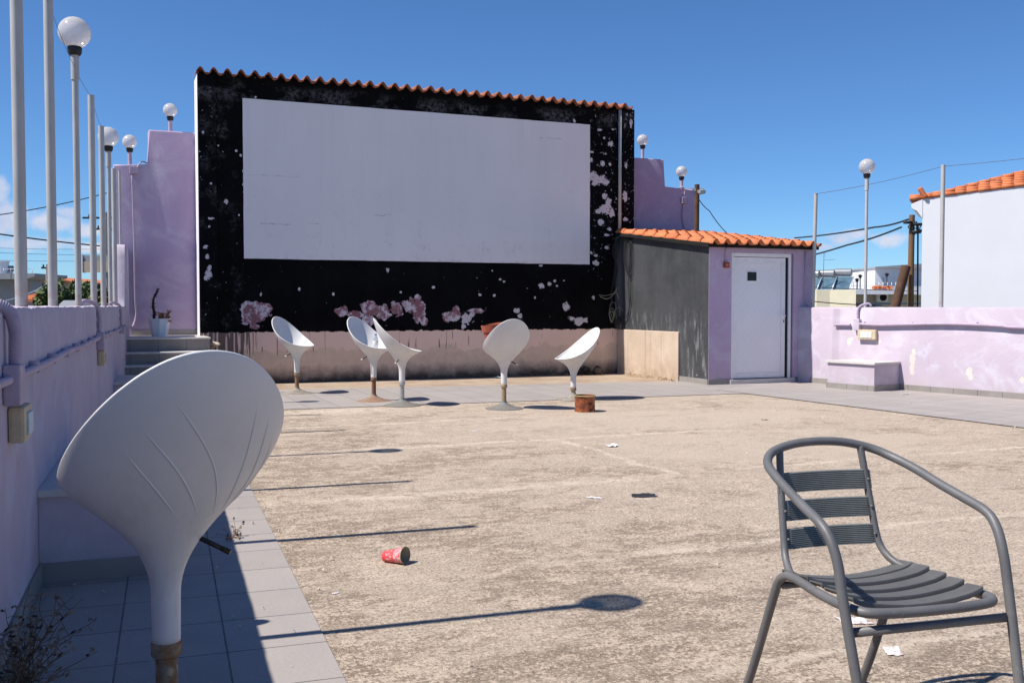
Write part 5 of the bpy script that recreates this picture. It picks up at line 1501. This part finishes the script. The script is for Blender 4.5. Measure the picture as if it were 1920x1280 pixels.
# roadside billboard
bb = thing('billboard', 'beige and grey hoarding on a post behind the left poles', 'billboard')
a, b = q3(155, 479, 40), q3(206, 510, 40)
bm = BM(); box(bm, a.x, b.x, 40, 40.25, b.z, q3(0, 490, 40).z); new_obj('lower_board', bm, M['town_beige'], bb)
bm = BM(); box(bm, a.x + .02, b.x, 40.02, 40.27, q3(0, 490, 40).z + .002, a.z); new_obj('upper_board', bm, M['town_grey'], bb)
bm = BM(); box(bm, a.x - .06, a.x - .002, 39.98, 40.28, b.z - .02, a.z + .02); new_obj('edge_frame', bm, M['town_white'], bb)
pxp = q3(198, 500, 40.4).x; bm = BM(); tube(bm, [(pxp, 40.4, G), (pxp, 40.4, a.z)], .09, 8); new_obj('post', bm, M['concrete_pole'], bb)
def upole(px, py_top, Y, r, label, m, arms=(), grp='utility poles'):
    t = thing('utility_pole', label, 'utility pole', (q3(px, py_top, Y).x, Y, G), 0, grp)
    H = q3(px, py_top, Y).z - G
    bm = BM(); tube(bm, smooth_pts([(0, 0, 0), (.01, 0, H * .35), (-.01, 0, H * .7), (0, 0, H)], 5), [r * (1.12 - .25 * k / 15) for k in range(16)], 12)
    new_obj('shaft', bm, m, t, auto=50)
    for (dz, L, off) in arms:
        bm = BM(); box(bm, -L / 2 + off, L / 2 + off, -.05, .05, H - dz - .04, H - dz + .04)
        arm = new_obj('crossarm', bm, M['cable'], t)
        for k in range(3):
            x = -L / 2 + off + L * (k + .5) / 3
            bm = BM(); lathe(bm, [(0, 0), (.035, 0), (.045, .05), (.025, .07), (.04, .10), (0, .13)], 8, (x, 0, H - dz + .04)); new_obj('insulator', bm, M['cable'], arm)
    return t, H
upole(88, 498, 46, .06, 'thin utility pole with a lamp head between the two near left poles', M['concrete_pole'], ((.1, .5, 0),))
upole(199, 398, 45, .10, 'pale utility pole with crossarms behind the left lamp poles', M['concrete_pole'], ((.25, 1.7, -.2), (.75, .8, -.1)))
wire('power_line', [q3(-60, 410, 40), q3(200, 362, 45)], .022, M['cable'], 'upper power line sloping up to the right across the left sky', .12, 'power lines on the left')
wire('power_line', [q3(-60, 430, 40), q3(199, 462, 45)], .032, M['cable'], 'thick black power line sagging across the left sky', .05, 'power lines on the left')
for k, (y0, y1, lab) in enumerate(((463, 467, 'faint high thin power line behind the left poles'), (471, 478, 'second faint thin power line from the top behind the left poles'), (486, 489, 'lowest faint thin power line behind the left poles'))):
    wire('power_line', [q3(-60, y0, 48), q3(199, y1, 50)], .009, M['wire'], lab, .05, 'power lines on the left')
wire('guy_wire', [q3(2, 566, 30), q3(88, 532, 46)], .02, M['alu'], 'pale guy wire slanting up to the thin left utility pole', .1)

# right: cream apartment block with roof terrace
ap = thing('apartment_block', 'cream flat roofed block with solar heaters behind the right parapet', 'building')
Y0 = 60
zt = q3(1560, 543, Y0).z
xA, xB, xC, xD, xE = (q3(p, 543, Y0).x for p in (1490, 1544, 1567, 1605, 1760))
bm = BM(); prism(bm, [(xA, 66), (xA, 62.8), (xB, 61.3), (xC, 61.1), (xD, 60.0), (xD, 66)], G, zt, 'z'); new_obj('wall', bm, M['cream'], ap)
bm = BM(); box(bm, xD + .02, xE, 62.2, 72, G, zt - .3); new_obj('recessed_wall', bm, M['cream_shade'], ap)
bm = BM(); box(bm, xD + .01, xE, 60.0, 72, zt - .28, zt - .02); new_obj('balcony_slab', bm, M['town_white'], ap)
zr = q3(1600, 569, 60).z
bm = BM(); tube(bm, [(xD, 60.4, zr), (xE, 60.4, zr)], .04, 5); box(bm, q3(1640, 0, 61).x, q3(1672, 0, 61).x, 61.9, 62.1, G, zr - .1); new_obj('balcony_rail', bm, M['shutter'], ap)
ac0, ac1 = q3(1644, 566, 61.8), q3(1666, 549, 61.8)
bm = BM(); box(bm, ac0.x, ac1.x, 61.8, 62.19, ac0.z, ac1.z, .03); ac = new_obj('air_conditioner', bm, M['town_white'], ap)
bm = BM(); lathe(bm, [(0, .02), (.2, .02), (.22, 0)], 20); bmesh.ops.rotate(bm, verts=bm.verts, matrix=Matrix.Rotation(R(90), 3, 'X')); bmesh.ops.translate(bm, verts=bm.verts, vec=((ac0.x * .45 + ac1.x * .55), 61.79, (ac0.z + ac1.z) / 2)); new_obj('fan_grille', bm, M['dark_gap'], ac)
bm = BM(); box(bm, xA, xE, 63.2, 75, zt - .015, zt + .06); new_obj('roof_slab', bm, M['town_white'], ap)
bm = BM(); zz = q3(1600, 529, 66).z
for k in range(16): x = q3(1575 + k * 8, 0, 66).x; tube(bm, [(x, 66, zt), (x, 66, zz)], .015, 4)
for f in (1, .6): tube(bm, [(q3(1575, 0, 66).x, 66, zt + (zz - zt) * f), (q3(1698, 0, 66).x, 66, zt + (zz - zt) * f)], .015, 4)
new_obj('roof_railing', bm, M['alu'], ap)
# penthouse
ph = thing('penthouse', 'white rooftop room with a dark flat roof edge left of the timber pole', 'building')
a, b = q3(1641, 503, 72), q3(1735, 499, 72)
bm = BM(); box(bm, a.x, b.x, 72, 78, zt + .061, a.z); new_obj('wall', bm, M['town_white'], ph)
bm = BM(); prism(bm, [(a.x - .1, a.z), (b.x, a.z), (b.x, a.z + .35), (a.x - .1, a.z + .10)], 71.7, 78); new_obj('roof', bm, M['town_grey'], ph)
bm = BM(); c = q3(1657, 520, 71.9); box(bm, c.x - .02, c.x + .02, 71.95, 71.99, zt + .3, c.z); new_obj('door', bm, M['town_grey'], ph)
# solar water heaters
for k, (px0, px1, py, lab) in enumerate(((1514, 1534, 514, 'solar water heater leftmost, half hidden by the shed corner pole'), (1537, 1562, 513, 'middle solar water heater with a dull steel tank'), (1567, 1594, 511, 'solar water heater with the rightmost bright tank'))):
    t = thing('solar_heater', lab, 'solar heater', (q3((px0 + px1) / 2, py, 66).x, 66, zt + .06), 0, 'solar water heaters on the cream block')
    hz = q3(0, py, 66).z - zt - .06; L = (px1 - px0) / F * 66 / 2
    bm = BM(); tube(bm, [(-L, .25, hz), (-L + .05, .22, hz), (L, -.2, hz), (L + .03, -.22, hz)], [.2, .26, .26, .2], 16); new_obj('tank', bm, M['steel'], t, auto=40)
    bm = BM()
    prs = [(-L - .1, -.1, hz - .28), (L + .1, -.4, hz - .28), (L - .45, -1.2, 0.02), (-L - .65, -.9, 0.02)]
    A = [bm.verts.new(p) for p in prs]; B = [bm.verts.new((p[0], p[1] + .05, p[2] - .06)) for p in prs]
    bm.faces.new(A); bm.faces.new(B[::-1])
    for i in range(4): bm.faces.new((A[i], A[(i + 1) % 4], B[(i + 1) % 4], B[i]))
    new_obj('panel', bm, M['solar'], t)
    bm = BM(); tube(bm, [prs[1], prs[2]], .035, 5); tube(bm, [prs[0], prs[3]], .035, 5); tube(bm, [(L, .2, 0), (L, .1, hz - .2)], .025, 5); tube(bm, [(-L, .2, 0), (-L, .2, hz - .2)], .025, 5)
    new_obj('stand', bm, M['alu'], t)
an = thing('antenna', 'thin television aerial above the solar heaters', 'antenna', (q3(1543, 541, 65).x, 65, zt + .06))
Ha = q3(1543, 471, 65).z - zt - .06
bm = BM(); tube(bm, [(0, 0, 0), (.05, 0, Ha)], .018, 5); new_obj('mast', bm, M['wire'], an)
bm = BM(); za = q3(0, 488, 65).z - zt - .06; tube(bm, [(0, 0, za), (.75, 0, za + .06)], .014, 4)
for k in range(8): x = .08 + k * .09; tube(bm, [(x, -.25, za + x * .08), (x, .25, za + x * .08)], .008, 4)
for k in range(3): tube(bm, [(-.1, 0, za + .25 + k * .15), (.2, 0, za + .27 + k * .15)], .008, 4)
new_obj('aerial', bm, M['wire'], an)
for px, py, lab in ((1607, 521, 'short rooftop lantern left of the right lamp pole'), (1613, 514, 'taller rooftop lantern close to the right lamp pole'), (1587, 527, 'dark rooftop vent beside the solar panel'), (1663, 511, 'rooftop lantern in front of the white penthouse')):
    t = thing('roof_lantern', lab, 'lantern', (q3(px, py, 66.5).x, 66.5, zt + .06), 0, 'lanterns on the cream block roof')
    H = q3(px, py, 66.5).z - zt - .06
    bm = BM(); tube(bm, [(0, 0, 0), (0, 0, H - .25)], .035, 6); new_obj('post', bm, M['cable'], t)
    bm = BM(); lathe(bm, [(.04, H - .27), (.10, H - .24), (.12, H - .12), (.2, H - .10), (0, H)], 8); new_obj('lamp_head', bm, M['cable'], t)
bm = BM(); random.seed(12); c = q3(1653, 541, 63); 
for k in range(60):
    p = Vector((random.uniform(-.62, .62), random.uniform(-.2, .2), random.uniform(0, .16)))
    tube(bm, [p, p + Vector((random.uniform(.08, .2), random.uniform(-.1, .1), random.uniform(-.03, .05)))], .045, 6)
o = new_obj('tile_pile', bm, M['terracotta'], None, loc=(c.x, 63, zt + .09)); tag(o, 'heap of spare red roof tiles on the cream block roof', 'roof tiles')

# timber pole with a brace
tpole, H = upole(1710, 403, 36, .115, 'brown timber utility pole with cables left of the white house', M['wood'])
bm = BM(); a = q3(1699, 499, 35.7); b = q3(1672, 600, 35.6); loc = tpole.location
tube(bm, [a - loc, (b - loc), Vector((b.x - 2.3, 35.4, G)) - loc], [.17, .165, .16], 10); new_obj('brace', bm, M['wood_dark'], tpole, auto=50)
bm = BM()
for k in range(6): tube(bm, smooth_pts([(random.uniform(-.12, .12), -.12, H - random.uniform(.15, .5)), (random.uniform(-.3, .3), -.15, H - random.uniform(.2, .8)), (random.uniform(-.1, .35), -.1, H - random.uniform(.4, .9))], 5), .018, 5)
for zz_, s_ in ((.35, .16), (.62, .12), (.28, -.2)):
    box(bm, -.15 + s_, .15 + s_, -.16, -.1, H - zz_ - .05, H - zz_ + .05)
tube(bm, [(.22, 0, H - .3), (.28, 0, 1.5)], .03, 6)
new_obj('cable_clamps', bm, M['cable'], tpole, smooth=True)
wire('power_line', [q3(1704, 411, 36), q3(1640, 426, 40), q3(1490, 446, 50)], .035, M['cable'], 'upper black power line running from the timber pole to the left', .05, 'power lines on the right')
wire('power_line', [q3(1690, 426, 36), q3(1590, 459, 41), q3(1470, 490, 48)], .035, M['cable'], 'lower black power line running from the timber pole to the left', .05, 'power lines on the right')
wire('power_line', [q3(1500, 536, 55), q3(1720, 545, 50)], .02, M['cable'], 'thin cable along the front of the cream block', .05, 'power lines on the right')
wire('power_line', [q3(1500, 562, 50), q3(1640, 572, 50)], .025, M['cable'], 'thin dark cable just above the right parapet', .05, 'power lines on the right')
up2, H2 = upole(1307, 346, 30, .085, 'dark timber pole with a bracket behind the right lilac stepped wall', M['wood_dark'])
bm = BM(); box(bm, -.42, .2, -.05, .02, H2 - .2, H2 - .12); lathe(bm, [(0, 0), (.13, .03), (.15, .12), (0, .15)], 10, (.12, 0, H2 - .3)); new_obj('street_lamp_bracket', bm, M['galv'], up2)
wire('power_line', [q3(1308, 370, 30), q3(1330, 395, 31), q3(1362, 436, 33)], .014, M['cable'], 'thin dark cable dropping from the pole behind the stepped wall', .05)

# white house with tiled verge
HP = q3(1727, 577, 24); HD = Vector((.90, -.43, 0)).normalized(); HN = Vector((-HD.y, HD.x, 0))
hang = math.atan2(HD.y, HD.x)
wh = thing('white_house', 'big bright white gable wall with an orange tiled roof edge at the far right', 'house', (HP.x, HP.y, 0), hang)
def hp(px, py):
    d = ray(px, py); n_ = HN; t = (Vector((HP.x, HP.y, 0)) - Vector((0, 0, CAM_H))).dot(n_) / d.dot(n_); p = d * t
    return (p - Vector((HP.x, HP.y, 0))).dot(HD), p.z + CAM_H
s0, z0 = hp(1738, 364); s1, z1 = hp(1919, 341)
sl = (z1 - z0) / (s1 - s0); Lh = 5.0
bm = BM(); prism(bm, [(0, G), (Lh, G), (Lh, z0 + sl * (Lh - s0) - .1), (0, z0 - sl * s0 - .1)], 0, 2.5); new_obj('wall', bm, M['white_house'], wh)
e0_, ze = hp(1707, 384)
bm = BM(); prism(bm, [(-.001, z0 - .15 - .42), (-.001, z0 - .12), (e0_ + .02, ze + .02), (e0_ + .02, ze - .06), (e0_ + .06, ze - .10), (-.12, ze - .15)], -.01, 2.5); new_obj('eave_soffit', bm, M['white_house'], wh)
bm = BM()
random.seed(33)
def wz(x): return z0 + sl * (x - s0) - .10
pit = math.tan(R(21))
def dep(x): return max(.05, .50 * (x - e0_ - .5))
xs_ = [e0_ - .02 + k * .25 for k in range(24)]
va = [bm.verts.new((x, -.015, wz(x) + .005)) for x in xs_]; vb = [bm.verts.new((x, dep(x), wz(x) + .02 + dep(x) * pit)) for x in xs_]
vc = [bm.verts.new((x, 2.5, wz(x) - .01)) for x in xs_]
for A_, B_ in ((va, vb), (vb, vc), (vc, va)):
    for k in range(len(xs_) - 1): bm.faces.new((A_[k], A_[k + 1], B_[k + 1], B_[k]))
for r_ in range(12):
    y = .02 + r_ * .21
    for k in range(len(xs_) * 1):
        x = xs_[k] + random.uniform(-.015, .015)
        if dep(x + .15) < y - .05: continue
        zz = y * pit + .02
        tube(bm, [(x, y, wz(x) + zz + .022), (x + .27, y + random.uniform(-.012, .012), wz(x + .27) + zz)], [.058, .047], 9)
for k in range(len(xs_)):                     # hip ridge
    x = xs_[k]; tube(bm, [(x, dep(x), wz(x) + dep(x) * pit + .06), (x + .3, dep(x + .3), wz(x + .3) + dep(x + .3) * pit + .045)], [.066, .056], 9)
tube(bm, smooth_pts([(e0_ + .34, -.02, wz(e0_ + .34) + .02), (e0_ + .28, -.02, wz(e0_ + .3) + .12), (e0_ + .20, -.02, wz(e0_ + .3) + .26)], 4), .06, 8)
new_obj('roof', bm, M['terracotta'], wh)

# ------------------------------------------------------------------ sky, sun, camera
ELEV = R(54.2); TR_ = Vector((.946, .323)).normalized()
sd = Vector((TR_.x * math.cos(ELEV), TR_.y * math.cos(ELEV), -math.sin(ELEV)))
su = bpy.data.lights.new('sun', 'SUN'); su.energy = 5.0; su.angle = R(.53); su.color = (1.0, .955, .89)
so = bpy.data.objects.new('sun', su); COL.objects.link(so); so.rotation_euler = sd.to_track_quat('-Z', 'Y').to_euler(); so.location = (-10, -5, 20)
w = bpy.data.worlds.new('World'); S.world = w; w.use_nodes = True
t = w.node_tree; t.nodes.clear(); s = NT(t)
out = t.nodes.new('ShaderNodeOutputWorld'); bg = t.nodes.new('ShaderNodeBackground')
sky = t.nodes.new('ShaderNodeTexSky'); sky.sky_type = 'NISHITA'; sky.sun_disc = False
sky.sun_elevation = ELEV; sky.sun_rotation = math.atan2(-TR_.x, -TR_.y) % (2 * PI)
sky.altitude = 50; sky.air_density = .8; sky.dust_density = 0.0; sky.ozone_density = 6.0
v = s.coord('Generated')
x, y, z = s.xyz(v)
# cumulus low on the horizon, given as directions (x/y, z/y)
dirv = s.comb(s.m('DIVIDE', x, s.m('MAXIMUM', y, .05)), 0, s.m('DIVIDE', z, s.m('MAXIMUM', y, .05)))
def dd(px, py, rx, ry):
    d = ray(px, py); return (d.x / d.y, d.z / d.y, rx / F, ry / F)
cl = [dd(*a) for a in ((1575, 448, 42, 16), (1600, 440, 30, 12), (1670, 450, 40, 15), (1545, 462, 30, 10), (10, 410, 60, 40), (-10, 360, 30, 30), (90, 418, 60, 18), (130, 398, 26, 10), (60, 455, 90, 14), (165, 432, 34, 14), (175, 465, 40, 10), (-200, 430, 120, 60), (2150, 470, 120, 30))]
cm = s.blobs(dirv, cl, .62, 26, (1.12, .45), detail=8)
cm = s.m('MULTIPLY', cm, s.ramp(s.noise(dirv, 30, 7, .6), .25, .65, .5, 1.0))
front = s.m('GREATER_THAN', y, .1)
cm = s.m('MULTIPLY', s.m('MULTIPLY', cm, front), .92)
cc = s.mix(s.ramp(s.noise(dirv, 18, 5, .6), .35, .65), (4.6, 4.9, 6.3), (6.6, 6.4, 6.9))
hs = s.n('ShaderNodeHueSaturation'); hs.inputs['Saturation'].default_value = 1.0; s.l(sky.outputs[0], hs.inputs['Color'])
tint = s.mix(1.0, hs.outputs[0], (.62, .85, 1.045), 'MULTIPLY')
s.l(s.mix(cm, tint, cc), bg.inputs[0]); bg.inputs[1].default_value = .094
t.links.new(bg.outputs[0], out.inputs[0])

cam = bpy.data.cameras.new('camera'); co = bpy.data.objects.new('camera', cam); COL.objects.link(co)
cam.sensor_width = 36; cam.lens = 36 * F / 1920; cam.clip_start = .05; cam.clip_end = 2000
co.location = (0, 0, CAM_H); co.rotation_euler = (R(90) - PITCH, 0, 0)
S.camera = co
S.view_settings.view_transform = 'Standard'; S.view_settings.look = 'None'; S.view_settings.exposure = .42; S.view_settings.gamma = 1
